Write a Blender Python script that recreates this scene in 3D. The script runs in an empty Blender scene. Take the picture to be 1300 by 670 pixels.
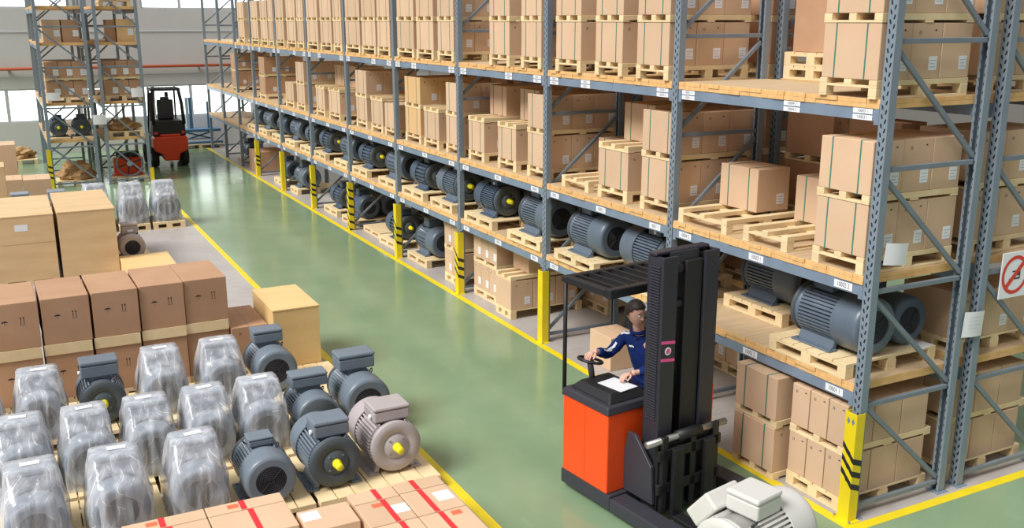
import bpy, bmesh, math, random
from mathutils import Vector, Matrix, noise
random.seed(7)
SC = bpy.context.scene
COL = SC.collection
PI = math.pi
R = math.radians

# ------------------------------------------------------------------ mesh builder
class MB:
    def __init__(s):
        s.v = []; s.f = []; s.m = []; s.sm = []
    def add(s, vs, fs, mi=0, smooth=False):
        b = len(s.v)
        s.v += [tuple(p) for p in vs]
        for f in fs:
            s.f.append(tuple(b + i for i in f)); s.m.append(mi); s.sm.append(smooth)
        return s
    def box(s, x0, x1, y0, y1, z0, z1, mi=0, top=None):
        if x0 > x1: x0, x1 = x1, x0
        if y0 > y1: y0, y1 = y1, y0
        if z0 > z1: z0, z1 = z1, z0
        vs = [(x0,y0,z0),(x1,y0,z0),(x1,y1,z0),(x0,y1,z0),(x0,y0,z1),(x1,y0,z1),(x1,y1,z1),(x0,y1,z1)]
        fs = [(0,3,2,1),(0,1,5,4),(1,2,6,5),(2,3,7,6),(3,0,4,7)]
        s.add(vs, fs, mi)
        b = len(s.v) - 8
        s.f.append((b+4,b+5,b+6,b+7)); s.m.append(mi if top is None else top); s.sm.append(False)
        return s
    def hexa(s, lo, hi, mi=0):
        """lo, hi: four points each, counter-clockwise seen from above"""
        s.add(list(lo) + list(hi), [(3,2,1,0),(4,5,6,7),(0,1,5,4),(1,2,6,5),(2,3,7,6),(3,0,4,7)], mi)
        return s
    def bar(s, p, q, w, h, mi=0, up=(0,0,1)):
        p = Vector(p); q = Vector(q); d = (q - p).normalized()
        u = Vector(up)
        if abs(d.dot(u)) > .99: u = Vector((1,0,0))
        a = d.cross(u).normalized() * w / 2; b = a.cross(d).normalized() * h / 2
        c = [p-a-b, p+a-b, p+a+b, p-a+b, q-a-b, q+a-b, q+a+b, q-a+b]
        s.add(c, [(0,1,2,3),(7,6,5,4),(0,4,5,1),(1,5,6,2),(2,6,7,3),(3,7,4,0)], mi)
        return s
    def tube(s, pts, r, n=10, mi=0, cap=True):
        pts = [Vector(p) for p in pts]
        rr = r if isinstance(r, (list, tuple)) else [r] * len(pts)
        rings = []
        d0 = (pts[1] - pts[0]).normalized()
        u = Vector((0,0,1)) if abs(d0.z) < .9 else Vector((1,0,0))
        a = d0.cross(u).normalized()
        for i, p in enumerate(pts):
            if i == 0: d = pts[1] - pts[0]
            elif i == len(pts) - 1: d = pts[-1] - pts[-2]
            else: d = (pts[i+1] - pts[i]).normalized() + (pts[i] - pts[i-1]).normalized()
            d = d.normalized()
            a = (a - d * a.dot(d)).normalized(); b = d.cross(a)
            rings.append([p + (a * math.cos(2*PI*k/n) + b * math.sin(2*PI*k/n)) * rr[i] for k in range(n)])
        vs = [q for g in rings for q in g]; fs = []
        for i in range(len(pts) - 1):
            for k in range(n):
                fs.append((i*n+k, i*n+(k+1)%n, (i+1)*n+(k+1)%n, (i+1)*n+k))
        s.add(vs, fs, mi, True)
        if cap:
            b = len(s.v) - len(vs)
            s.f.append(tuple(b + k for k in reversed(range(n)))); s.m.append(mi); s.sm.append(False)
            s.f.append(tuple(b + (len(pts)-1)*n + k for k in range(n))); s.m.append(mi); s.sm.append(False)
        return s
    def lathe(s, prof, c=(0,0,0), axis='Y', n=32, mi=0, smooth=True, close=False):
        """prof: list of (radius, position along the axis)"""
        vs = []; fs = []
        for r, t in prof:
            for k in range(n):
                a = 2*PI*k/n; u = r*math.cos(a); w = r*math.sin(a)
                p = {'Y': (u, t, w), 'X': (t, u, w), 'Z': (u, w, t)}[axis]
                vs.append((p[0]+c[0], p[1]+c[1], p[2]+c[2]))
        m = len(prof)
        for i in range(m if close else m-1):
            j = (i+1) % m
            for k in range(n):
                fs.append((i*n+k, i*n+(k+1)%n, j*n+(k+1)%n, j*n+k))
        s.add(vs, fs, mi, smooth)
        return s
    def disc(s, c, r, axis='Y', n=32, mi=0):
        vs = []
        for k in range(n):
            a = 2*PI*k/n; u = r*math.cos(a); w = r*math.sin(a)
            p = {'Y': (u, 0, w), 'X': (0, u, w), 'Z': (u, w, 0)}[axis]
            vs.append((p[0]+c[0], p[1]+c[1], p[2]+c[2]))
        s.add(vs, [tuple(range(n))], mi)
        return s
    def prism(s, poly, z0, z1, mi=0, plane='XY'):
        n = len(poly)
        def P(a, b, z): return {'XY': (a,b,z), 'XZ': (a,z,b), 'YZ': (z,a,b)}[plane]
        vs = [P(a,b,z0) for a,b in poly] + [P(a,b,z1) for a,b in poly]
        fs = [tuple(reversed(range(n))), tuple(range(n, 2*n))] + [(i,(i+1)%n,n+(i+1)%n,n+i) for i in range(n)]
        s.add(vs, fs, mi)
        return s
    def mesh(s, name, mats, bevel=0, bseg=1, smooth_angle=None):
        me = bpy.data.meshes.new(name)
        me.from_pydata(s.v, [], s.f)
        me.polygons.foreach_set('material_index', s.m)
        me.polygons.foreach_set('use_smooth', s.sm)
        bm = bmesh.new(); bm.from_mesh(me)
        bmesh.ops.recalc_face_normals(bm, faces=bm.faces)
        if bevel:
            es = [e for e in bm.edges if len(e.link_faces) == 2 and e.calc_face_angle(0) > 1.0]
            bmesh.ops.bevel(bm, geom=es, offset=bevel, segments=bseg, affect='EDGES', profile=.5, clamp_overlap=True)
        bm.to_mesh(me); bm.free()
        for m in (mats if isinstance(mats, (list, tuple)) else [mats]): me.materials.append(m)
        return me
    def build(s, name, mats, parent=None, bevel=0, bseg=1, loc=None, rot=None):
        o = bpy.data.objects.new(name, s.mesh(name, mats, bevel, bseg)); COL.objects.link(o)
        if parent: o.parent = parent
        if loc: o.location = loc
        if rot: o.rotation_euler = rot
        return o

def tag(o, label=None, cat=None, group=None, kind=None):
    if label: o['label'] = label
    if cat: o['category'] = cat
    if group: o['group'] = group
    if kind: o['kind'] = kind
    return o
def empty(name, label, cat, loc=(0,0,0), rz=0, group=None):
    o = bpy.data.objects.new(name, None); COL.objects.link(o)
    o.empty_display_size = .1
    o.location = loc; o.rotation_euler = (0,0,rz)
    return tag(o, label, cat, group)
def struct(name, mb, m, bevel=0):
    return tag(mb.build(name, m, None, bevel), kind='structure')
def inst(name, me, parent=None, loc=None, rot=None):
    o = bpy.data.objects.new(name, me); COL.objects.link(o)
    if parent: o.parent = parent
    if loc: o.location = loc
    if rot: o.rotation_euler = rot
    return o
KIDS = {}
def copy_tree(root, loc, rz=0, label=None, group=None):
    def cp(o, par):
        c = o.copy(); COL.objects.link(c); c.parent = par
        for ch in KIDS.get(o.name) or KIDS.setdefault(o.name, [x for x in bpy.data.objects if x.parent == o]): cp(ch, c)
        return c
    c = cp(root, None); c.location = loc; c.rotation_euler = (0,0,rz)
    if label: c['label'] = label
    if group: c['group'] = group
    return c
def drop_tree(root):
    for ch in [x for x in bpy.data.objects if x.parent == root]: drop_tree(ch)
    bpy.data.objects.remove(root)

# ------------------------------------------------------------------ materials
def mat(name, col, rough=.6, metal=0., spec=.5, var=0., nscale=6., ncol=None, namt=0., bump=0., bscale=40., stretch=(1,1,1), emit=None, estr=0., coord='Object', alpha=None):
    m = bpy.data.materials.new(name); m.use_nodes = True
    nt = m.node_tree; N = nt.nodes; L = nt.links
    b = N['Principled BSDF']
    b.inputs['Base Color'].default_value = (*col, 1); b.inputs['Roughness'].default_value = rough
    b.inputs['Metallic'].default_value = metal; b.inputs['Specular IOR Level'].default_value = spec
    if emit: b.inputs['Emission Color'].default_value = (*emit, 1); b.inputs['Emission Strength'].default_value = estr
    tc = N.new('ShaderNodeTexCoord'); mp = N.new('ShaderNodeMapping'); L.new(tc.outputs[coord], mp.inputs[0])
    mp.inputs['Scale'].default_value = stretch
    oi = N.new('ShaderNodeObjectInfo')
    if var:      # shift the noise per object so copies do not repeat
        sh = N.new('ShaderNodeVectorMath'); sh.operation = 'ADD'; L.new(mp.outputs[0], sh.inputs[0])
        ml = N.new('ShaderNodeMath'); ml.operation = 'MULTIPLY'; ml.inputs[1].default_value = 37.; L.new(oi.outputs['Random'], ml.inputs[0]); L.new(ml.outputs[0], sh.inputs[1])
        vec = sh.outputs[0]
    else: vec = mp.outputs[0]
    last = None
    if namt:
        nz = N.new('ShaderNodeTexNoise'); nz.inputs['Scale'].default_value = nscale; nz.inputs['Detail'].default_value = 5; L.new(vec, nz.inputs['Vector'])
        cr = N.new('ShaderNodeValToRGB'); cr.color_ramp.elements[0].position = .35; cr.color_ramp.elements[1].position = .68
        L.new(nz.outputs['Fac'], cr.inputs[0])
        mx = N.new('ShaderNodeMix'); mx.data_type = 'RGBA'
        mu = N.new('ShaderNodeMath'); mu.operation = 'MULTIPLY'; mu.inputs[1].default_value = namt; L.new(cr.outputs[0], mu.inputs[0]); L.new(mu.outputs[0], mx.inputs[0])
        mx.inputs[6].default_value = (*col, 1); mx.inputs[7].default_value = (*(ncol or [c*.7 for c in col]), 1)
        last = mx.outputs[2]
    if var:
        hs = N.new('ShaderNodeHueSaturation'); hs.inputs['Color'].default_value = (*col, 1)
        if last: L.new(last, hs.inputs['Color'])
        mr = N.new('ShaderNodeMapRange'); mr.inputs[3].default_value = 1-var; mr.inputs[4].default_value = 1+var
        L.new(oi.outputs['Random'], mr.inputs[0]); L.new(mr.outputs[0], hs.inputs['Value'])
        last = hs.outputs[0]
    if last: L.new(last, b.inputs['Base Color'])
    if bump:
        n2 = N.new('ShaderNodeTexNoise'); n2.inputs['Scale'].default_value = bscale; n2.inputs['Detail'].default_value = 4; L.new(vec, n2.inputs['Vector'])
        bp = N.new('ShaderNodeBump'); bp.inputs['Strength'].default_value = bump; bp.inputs['Distance'].default_value = .01
        L.new(n2.outputs['Fac'], bp.inputs['Height']); L.new(bp.outputs[0], b.inputs['Normal'])
    return m

M = {}
M['card'] = mat('cardboard', (.68,.475,.315), .75, spec=.2, var=.07, nscale=3, ncol=(.61,.41,.26), namt=.5, bump=.08, bscale=25)
M['card_brown'] = mat('brown_cardboard', (.54,.325,.20), .75, spec=.2, var=.06, nscale=3, ncol=(.44,.25,.145), namt=.5, bump=.08, bscale=25)
M['card_edge'] = mat('cardboard_tape', (.46,.29,.15), .35, spec=.4)
M['gap'] = mat('shadow_seam', (.10,.06,.04), .9)
M['pal'] = mat('pallet_wood', (.86,.69,.42), .65, spec=.25, var=.08, nscale=5, ncol=(.74,.54,.29), namt=.55, stretch=(1,1,1), bump=.15)
M['ply'] = mat('crate_plywood', (.74,.53,.30), .6, spec=.3, var=.05, nscale=2.2, ncol=(.60,.39,.19), namt=.55, stretch=(.6,3,3), bump=.06, bscale=12)
M['crate'] = mat('crate_yellow_board', (.80,.56,.26), .55, spec=.3, var=.03, nscale=2.5, ncol=(.72,.48,.2), namt=.5, stretch=(.5,2,2), bump=.05, bscale=12)
M['deck'] = mat('deck_board_edge', (.82,.52,.23), .6, spec=.25, var=.05, nscale=9, ncol=(.68,.37,.13), namt=.6, stretch=(1,2.2,1), bump=.2)
M['decktop'] = mat('deck_board_top', (.62,.47,.30), .6, spec=.3, nscale=7, ncol=(.45,.32,.19), namt=.7, stretch=(.4,7,1), bump=.15)
M['steel'] = mat('blue_grey_steel', (.205,.25,.30), .42, spec=.5, nscale=5, ncol=(.165,.205,.25), namt=.5, bump=.03)
M['steel2'] = mat('brace_steel', (.20,.24,.28), .4, spec=.5, nscale=5, ncol=(.15,.18,.22), namt=.5)
M['beam'] = mat('beam_steel', (.22,.285,.37), .4, spec=.5, nscale=4, ncol=(.15,.20,.27), namt=.5)
M['lab'] = mat('white_label', (.85,.86,.90), .5)
M['ink'] = mat('black_ink', (.03,.03,.035), .6)
M['inkb'] = mat('grey_print', (.50,.48,.50), .6)
M['card_gold'] = mat('golden_cardboard', (.74,.48,.24), .7, spec=.2, var=.04, nscale=3, ncol=(.66,.41,.19), namt=.5)
M['strap'] = mat('green_strap', (.05,.22,.17), .4)
M['yel'] = mat('yellow_paint', (.84,.66,.012), .45, nscale=6, ncol=(.70,.52,.02), namt=.5)
M['blk'] = mat('black_paint', (.02,.02,.022), .5)
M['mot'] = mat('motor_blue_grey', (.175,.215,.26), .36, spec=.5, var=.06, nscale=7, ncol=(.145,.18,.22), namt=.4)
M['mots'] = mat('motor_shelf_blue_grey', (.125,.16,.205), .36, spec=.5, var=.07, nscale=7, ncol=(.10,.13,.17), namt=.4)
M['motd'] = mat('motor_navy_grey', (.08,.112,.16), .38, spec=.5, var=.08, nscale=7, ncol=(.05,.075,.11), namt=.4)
M['motl'] = mat('motor_light_grey', (.25,.29,.345), .42, spec=.5, var=.04)
M['motb'] = mat('motor_beige_grey', (.46,.41,.41), .42, spec=.5, nscale=6, ncol=(.40,.355,.35), namt=.4)
M['motw'] = mat('motor_off_white', (.66,.65,.61), .4, spec=.5, nscale=6, ncol=(.58,.57,.53), namt=.3)
M['disc'] = mat('flange_grey', (.075,.09,.10), .5, spec=.4)
M['dark'] = mat('dark_grille', (.018,.022,.03), .55)
M['shaft'] = mat('yellow_shaft_cap', (.88,.80,.02), .35)
M['orange'] = mat('orange_body_paint', (.90,.085,.012), .35, spec=.5)
M['red'] = mat('red_body_paint', (.78,.06,.012), .35, spec=.5)
M['char'] = mat('charcoal_plastic', (.04,.04,.052), .45, nscale=8, ncol=(.04,.04,.05), namt=.5)
M['mast'] = mat('mast_steel', (.026,.026,.036), .4, spec=.5)
M['black'] = mat('matt_black', (.012,.012,.014), .5)
M['chrome'] = mat('greased_chrome', (.42,.42,.38), .3, metal=.8)
M['rub'] = mat('tyre_rubber', (.018,.018,.018), .8)
M['pink'] = mat('pink_sticker', (.9,.10,.35), .5)
M['skin'] = mat('skin', (.74,.43,.33), .55, nscale=9, ncol=(.68,.36,.27), namt=.4)
M['hair'] = mat('dark_hair', (.028,.016,.012), .6, bump=.6, bscale=60)
M['navy'] = mat('navy_cloth', (.010,.028,.15), .8, spec=.15, nscale=6, ncol=(.008,.02,.10), namt=.6, bump=.3, bscale=14)
M['navyd'] = mat('navy_trousers', (.010,.014,.06), .8, spec=.15)
M['white'] = mat('white_paper', (.80,.81,.84), .6)
M['wall'] = mat('grey_wall_panel', (.68,.67,.655), .7, nscale=1.5, ncol=(.63,.62,.61), namt=.5)
M['wallr'] = mat('side_wall_paint', (.16,.15,.14), .8)
M['frame'] = mat('window_frame_white', (.62,.64,.66), .5)
M['glass'] = mat('daylit_window', (.6,.7,.7), .3, emit=(.93,1.,.97), estr=2.6)
M['pipe'] = mat('red_orange_pipe', (.50,.10,.035), .4)
M['gpipe'] = mat('grey_pipe', (.30,.31,.32), .4)
M['blue'] = mat('blue_machine_paint', (.07,.17,.30), .4)
M['lblue'] = mat('pale_blue_paint', (.42,.54,.64), .4)
M['kraft'] = mat('brown_wrapping_paper', (.48,.29,.13), .8, nscale=5, ncol=(.30,.16,.06), namt=.8, bump=.6, bscale=9)
M['redt'] = mat('red_tape', (.72,.03,.035), .35)
M['oran'] = mat('orange_sticker', (.90,.17,.08), .5)
M['signr'] = mat('sign_red', (.75,.05,.035), .45)

def perforated():
    """blue-grey steel with two staggered rows of dark slots (a pattern of the upright itself)"""
    m = mat('perforated_upright_steel', (.225,.275,.325), .42, spec=.5, nscale=5, ncol=(.18,.225,.27), namt=.5)
    nt = m.node_tree; N = nt.nodes; L = nt.links; b = N['Principled BSDF']
    src = b.inputs['Base Color'].links[0].from_socket
    tc = N.new('ShaderNodeTexCoord'); sp = N.new('ShaderNodeSeparateXYZ'); L.new(tc.outputs['Object'], sp.inputs[0])
    def mth(op, a, bb=None):
        n = N.new('ShaderNodeMath'); n.operation = op
        for i, q in enumerate((a, bb)):
            if q is None: continue
            if isinstance(q, (int, float)): n.inputs[i].default_value = q
            else: L.new(q, n.inputs[i])
        return n.outputs[0]
    masks = []
    for yo, zo, tilt in ((-.019, 0., .25), (.019, .5, -.25)):
        dy = mth('ADD', sp.outputs['Y'], -yo)
        zz = mth('ADD', mth('DIVIDE', sp.outputs['Z'], .075), zo)
        fz = mth('MULTIPLY', mth('SUBTRACT', mth('FRACT', zz), .5), .075)
        dy2 = mth('ADD', dy, mth('MULTIPLY', fz, tilt))
        e = mth('ADD', mth('POWER', mth('ABSOLUTE', mth('DIVIDE', dy2, .0085)), 3.), mth('POWER', mth('ABSOLUTE', mth('DIVIDE', fz, .020)), 3.))
        masks.append(mth('LESS_THAN', e, 1.))
    mk = mth('MAXIMUM', masks[0], masks[1])
    g = N.new('ShaderNodeNewGeometry'); vt = N.new('ShaderNodeVectorTransform'); vt.vector_type = 'NORMAL'; vt.convert_from = 'WORLD'; vt.convert_to = 'OBJECT'
    L.new(g.outputs['Normal'], vt.inputs[0]); s2 = N.new('ShaderNodeSeparateXYZ'); L.new(vt.outputs[0], s2.inputs[0])
    mk = mth('MULTIPLY', mk, mth('GREATER_THAN', mth('ABSOLUTE', s2.outputs['X']), .7))
    mx = N.new('ShaderNodeMix'); mx.data_type = 'RGBA'; L.new(mk, mx.inputs[0]); L.new(src, mx.inputs[6]); mx.inputs[7].default_value = (.015,.02,.028,1)
    L.new(mx.outputs[2], b.inputs['Base Color'])
    return m
M['perf'] = perforated()

def film():
    """thin clear plastic film: part see-through, part milky and shiny"""
    m = bpy.data.materials.new('clear_plastic_film'); m.use_nodes = True
    nt = m.node_tree; N = nt.nodes; L = nt.links; N.remove(N['Principled BSDF'])
    tr = N.new('ShaderNodeBsdfTransparent'); tr.inputs[0].default_value = (.96,.97,.98,1)
    df = N.new('ShaderNodeBsdfPrincipled'); df.inputs['Base Color'].default_value = (.86,.88,.93,1); df.inputs['Roughness'].default_value = .16; df.inputs['Specular IOR Level'].default_value = .8
    mx = N.new('ShaderNodeMixShader'); tc = N.new('ShaderNodeTexCoord')
    oi = N.new('ShaderNodeObjectInfo'); ad = N.new('ShaderNodeVectorMath'); ad.operation = 'ADD'; mm = N.new('ShaderNodeMath'); mm.operation = 'MULTIPLY'; mm.inputs[1].default_value = 23
    L.new(oi.outputs['Random'], mm.inputs[0]); L.new(tc.outputs['Object'], ad.inputs[0]); L.new(mm.outputs[0], ad.inputs[1])
    mp = N.new('ShaderNodeMapping'); mp.inputs['Scale'].default_value = (1.6,1.6,.22); L.new(ad.outputs[0], mp.inputs[0])
    nz = N.new('ShaderNodeTexNoise'); nz.inputs['Scale'].default_value = 7; nz.inputs['Detail'].default_value = 2.5; nz.inputs['Distortion'].default_value = .3; L.new(mp.outputs[0], nz.inputs['Vector'])
    mr = N.new('ShaderNodeMapRange'); mr.inputs[1].default_value = .38; mr.inputs[2].default_value = .70; mr.inputs[3].default_value = .20; mr.inputs[4].default_value = .46
    L.new(nz.outputs['Fac'], mr.inputs[0])
    def mth(op, a, b_=None):
        n = N.new('ShaderNodeMath'); n.operation = op
        for i_, q in enumerate((a, b_)):
            if q is None: continue
            if isinstance(q, (int, float)): n.inputs[i_].default_value = q
            else: L.new(q, n.inputs[i_])
        return n.outputs[0]
    # straight tension creases running from the top corners down and outwards
    so = N.new('ShaderNodeSeparateXYZ'); L.new(tc.outputs['Object'], so.inputs[0])
    an = mth('ARCTAN2', so.outputs['Y'], so.outputs['X'])
    lo = N.new('ShaderNodeTexNoise'); lo.inputs['Scale'].default_value = 2.6; lo.inputs['Detail'].default_value = 1.; L.new(ad.outputs[0], lo.inputs['Vector'])
    wob = mth('MULTIPLY', mth('SUBTRACT', lo.outputs['Fac'], .5), 9.)
    def lines(k, sl, th, amp):
        ph = mth('ADD', mth('ADD', mth('MULTIPLY', an, k), mth('MULTIPLY', so.outputs['Z'], sl)), wob)
        v = mth('ABSOLUTE', mth('SINE', ph)); r_ = N.new('ShaderNodeMapRange'); r_.inputs[1].default_value = 0; r_.inputs[2].default_value = th; r_.inputs[3].default_value = amp; r_.inputs[4].default_value = 0; L.new(v, r_.inputs[0]); return r_.outputs[0]
    msk = N.new('ShaderNodeMapRange'); msk.inputs[1].default_value = .45; msk.inputs[2].default_value = .6; L.new(nz.outputs['Fac'], msk.inputs[0])
    cre = mth('MULTIPLY', mth('MAXIMUM', lines(6., 5., .10, .55), lines(9., -9., .12, .40)), msk.outputs[0])
    class _o: pass
    rd = _o(); rd.outputs = [cre]
    lw = N.new('ShaderNodeLayerWeight'); lw.inputs[0].default_value = .35
    a = N.new('ShaderNodeMath'); a.operation = 'MULTIPLY'; a.inputs[1].default_value = .30; L.new(lw.outputs['Facing'], a.inputs[0])
    s = N.new('ShaderNodeMath'); s.operation = 'ADD'; s.use_clamp = True; L.new(mr.outputs[0], s.inputs[0]); L.new(a.outputs[0], s.inputs[1])
    s3 = N.new('ShaderNodeMath'); s3.operation = 'ADD'; s3.use_clamp = True; L.new(s.outputs[0], s3.inputs[0]); L.new(rd.outputs[0], s3.inputs[1]); s = s3
    L.new(s.outputs[0], mx.inputs[0]); L.new(tr.outputs[0], mx.inputs[1]); L.new(df.outputs[0], mx.inputs[2])
    bp = N.new('ShaderNodeBump'); bp.inputs['Strength'].default_value = .5; bp.inputs['Distance'].default_value = .02
    L.new(nz.outputs['Fac'], bp.inputs['Height']); L.new(bp.outputs[0], df.inputs['Normal'])
    L.new(mx.outputs[0], N['Material Output'].inputs[0])
    return m
M['film'] = film()

def floor_mat():
    """green epoxy in the aisles, grey concrete under the racks and in the storage bay (worn, brushed)"""
    m = bpy.data.materials.new('painted_hall_floor'); m.use_nodes = True
    nt = m.node_tree; N = nt.nodes; L = nt.links; b = N['Principled BSDF']
    tc = N.new('ShaderNodeTexCoord'); sp = N.new('ShaderNodeSeparateXYZ'); L.new(tc.outputs['Object'], sp.inputs[0])
    def mth(op, a, bb=None):
        n = N.new('ShaderNodeMath'); n.operation = op
        for i, q in enumerate((a, bb)):
            if q is None: continue
            if isinstance(q, (int, float)): n.inputs[i].default_value = q
            else: L.new(q, n.inputs[i])
        return n.outputs[0]
    X, Y = sp.outputs['X'], sp.outputs['Y']
    left = mth('MULTIPLY', mth('LESS_THAN', X, -2.95), mth('LESS_THAN', Y, 17.2))
    rack = mth('MULTIPLY', mth('MULTIPLY', mth('GREATER_THAN', X, -.12), mth('LESS_THAN', X, 2.62)), mth('GREATER_THAN', Y, -.12))
    gray = mth('MAXIMUM', left, rack)
    def nzz(scale, sc, det=5):
        mp = N.new('ShaderNodeMapping'); mp.inputs['Scale'].default_value = sc; L.new(tc.outputs['Object'], mp.inputs[0])
        n = N.new('ShaderNodeTexNoise'); n.inputs['Scale'].default_value = scale; n.inputs['Detail'].default_value = det; L.new(mp.outputs[0], n.inputs['Vector'])
        return n.outputs['Fac']
    def mixc(f, a, c):
        mx = N.new('ShaderNodeMix'); mx.data_type = 'RGBA'; L.new(f, mx.inputs[0])
        for i, q in ((6, a), (7, c)):
            if isinstance(q, tuple): mx.inputs[i].default_value = (*q, 1)
            else: L.new(q, mx.inputs[i])
        return mx.outputs[2]
    def ramp(f, lo, hi):
        r = N.new('ShaderNodeMapRange'); r.inputs[1].default_value = lo; r.inputs[2].default_value = hi; L.new(f, r.inputs[0]); return r.outputs[0]
    g = mixc(ramp(nzz(.9, (1,1,1)), .35, .7), (.205,.305,.175), (.245,.35,.21))
    g = mixc(mth('MULTIPLY', ramp(nzz(5, (1.6,.25,1)), .62, .75), .25), g, (.29,.40,.28))
    c = mixc(ramp(nzz(1.2, (1,1,1)), .3, .7), (.40,.365,.34), (.47,.44,.42))
    c = mixc(mth('MULTIPLY', ramp(nzz(6, (.5,4,1)), .5, .7), .45), c, (.31,.28,.26))
    L.new(mixc(gray, g, c), b.inputs['Base Color'])
    r = mth('ADD', mth('MULTIPLY', gray, .25), .10)
    r = mth('ADD', r, mth('MULTIPLY', nzz(3, (1,1,1)), .12)); L.new(r, b.inputs['Roughness'])
    b.inputs['Specular IOR Level'].default_value = .5
    bp = N.new('ShaderNodeBump'); bp.inputs['Strength'].default_value = .06; bp.inputs['Distance'].default_value = .01; L.new(nzz(30, (1,1,1)), bp.inputs['Height']); L.new(bp.outputs[0], b.inputs['Normal'])
    return m
M['floor'] = floor_mat()

def text_mesh(txt, size):
    cu = bpy.data.curves.new('lettering', 'FONT'); cu.body = txt; cu.size = size; cu.align_x = 'CENTER'; cu.align_y = 'CENTER'; cu.resolution_u = 2
    o = bpy.data.objects.new('lettering', cu); COL.objects.link(o)
    dg = bpy.context.evaluated_depsgraph_get(); me = bpy.data.meshes.new_from_object(o.evaluated_get(dg))
    vs = [tuple(v.co) for v in me.vertices]; fs = [tuple(p.vertices) for p in me.polygons]
    bpy.data.objects.remove(o); bpy.data.curves.remove(cu); bpy.data.meshes.remove(me)
    return vs, fs
# ------------------------------------------------------------------ camera and light
def look():
    yaw, pitch = .4801, .2463
    cy, sy, cp, sp = math.cos(yaw), math.sin(yaw), math.cos(pitch), math.sin(pitch)
    f = Vector((sy*cp, cy*cp, -sp)); r = Vector((cy, -sy, 0)); u = r.cross(f)
    cam = bpy.data.cameras.new('camera'); o = bpy.data.objects.new('camera', cam); COL.objects.link(o)
    mt = Matrix((r, u, -f)).transposed().to_4x4(); mt.translation = Vector((-6.404, -5.640, 4.3615))
    o.matrix_world = mt
    cam.sensor_fit = 'HORIZONTAL'; cam.sensor_width = 36; cam.lens = 1229.99 * 36 / 1300; cam.clip_end = 200
    SC.camera = o
look()
w = bpy.data.worlds.new('bright_overcast'); SC.world = w; w.use_nodes = True
wn = w.node_tree.nodes; bg = wn['Background']
tcw = wn.new('ShaderNodeTexCoord'); spw = wn.new('ShaderNodeSeparateXYZ'); w.node_tree.links.new(tcw.outputs['Generated'], spw.inputs[0])
crw = wn.new('ShaderNodeValToRGB'); crw.color_ramp.elements[0].position = .45; crw.color_ramp.elements[0].color = (.48,.49,.52,1)
crw.color_ramp.elements[1].position = .75; crw.color_ramp.elements[1].color = (1.,1.,1.,1)
w.node_tree.links.new(spw.outputs['Z'], crw.inputs[0]); w.node_tree.links.new(crw.outputs[0], bg.inputs[0])
bg.inputs[1].default_value = .68
sun = bpy.data.lights.new('daylight', 'SUN'); sun.energy = 3.9; sun.angle = R(25); sun.color = (1,.985,.96)
so = bpy.data.objects.new('daylight', sun); COL.objects.link(so)
so.rotation_euler = Vector((-.74,-.16,.80)).to_track_quat('Z','Y').to_euler()
SC.view_settings.view_transform = 'Standard'; SC.view_settings.look = 'None'; SC.view_settings.gamma = 1
SC.view_settings.exposure = 0.0; SC.view_settings.use_curve_mapping = False

# ------------------------------------------------------------------ setting
mb = MB(); mb.box(-16, 9, -12, 31.2, -.2, 0); struct('floor', mb, M['floor'])
# back wall with window openings
WY = 30.5
def wall_back():
    mb = MB(); holes = [(-8.6,1.7,1.07,2.17), (-8.6,-4.05,4.75,6.4), (-1.85,7.0,4.75,6.4)]
    z = [0,1.07,2.17,4.75,6.4,7.2]
    mb.box(-16,9,WY,WY+.3,0,1.07); mb.box(-16,9,WY,WY+.3,2.17,4.75); mb.box(-16,9,WY,WY+.3,6.4,7.4)
    mb.box(-16,-8.6,WY,WY+.3,1.07,2.17); mb.box(1.7,9,WY,WY+.3,1.07,2.17)
    mb.box(-16,-8.6,WY,WY+.3,4.75,6.4); mb.box(-4.05,-1.85,WY,WY+.3,4.75,6.4); mb.box(7,9,WY,WY+.3,4.75,6.4)
    struct('wall_back', mb, M['wall'])
    mb = MB(); mb.box(8.7,9,-12,WY,0,7.4); struct('wall_right', mb, M['wallr'])
    for i, zz in enumerate((3.98, 2.55)):
        mb = MB(); mb.box(-16,8.7,WY-.02,WY,zz,zz+.035); struct('trim_%d' % (i+1), mb, M['frame'])
    n = 1
    xs = [-8.6,-7.45,-6.25,-5.15,-4.05,-2.95,-1.7,-.43,.65,1.7]
    for a, b in zip(xs[:-1], xs[1:]):
        fr = MB(); x0, x1, z0, z1 = a, b, 1.07, 2.17
        for q in ((x0,x0+.055,z0,z1),(x1-.055,x1,z0,z1),(x0+.055,x1-.055,z0,z0+.055),(x0+.055,x1-.055,z1-.055,z1)):
            fr.box(q[0],q[1],WY+.02,WY+.1,q[2],q[3])
        o = struct('window_%d' % n, fr, M['frame'])
        p = MB(); p.box(x0+.055,x1-.055,WY+.055,WY+.07,z0+.055,z1-.055); p.build('pane', M['glass'], o); n += 1
    for X0, X1, k in ((-8.6,-4.05,4), (-1.85,7.0,7)):
        for j in range(k):
            x0 = X0+(X1-X0)*j/k; x1 = X0+(X1-X0)*(j+1)/k; z0, z1 = 4.75, 6.4
            fr = MB()
            for q in ((x0,x0+.05,z0,z1),(x1-.05,x1,z0,z1),(x0+.05,x1-.05,z0,z0+.05),(x0+.05,x1-.05,z1-.05,z1)):
                fr.box(q[0],q[1],WY+.02,WY+.1,q[2],q[3])
            o = struct('window_%d' % n, fr, M['frame'])
            p = MB(); p.box(x0+.05,x1-.05,WY+.055,WY+.07,z0+.05,z1-.05); p.build('pane', M['glass'], o); n += 1
wall_back()
t = empty('wall_pipe', 'long red-brown pipe running level across the grey end wall', 'pipe', (-3.6, WY-.12, 2.82))
mb = MB(); mb.tube([(-12,0,0),(12,0,0)], .05, 12); mb.build('pipe_run', M['pipe'], t)
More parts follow.
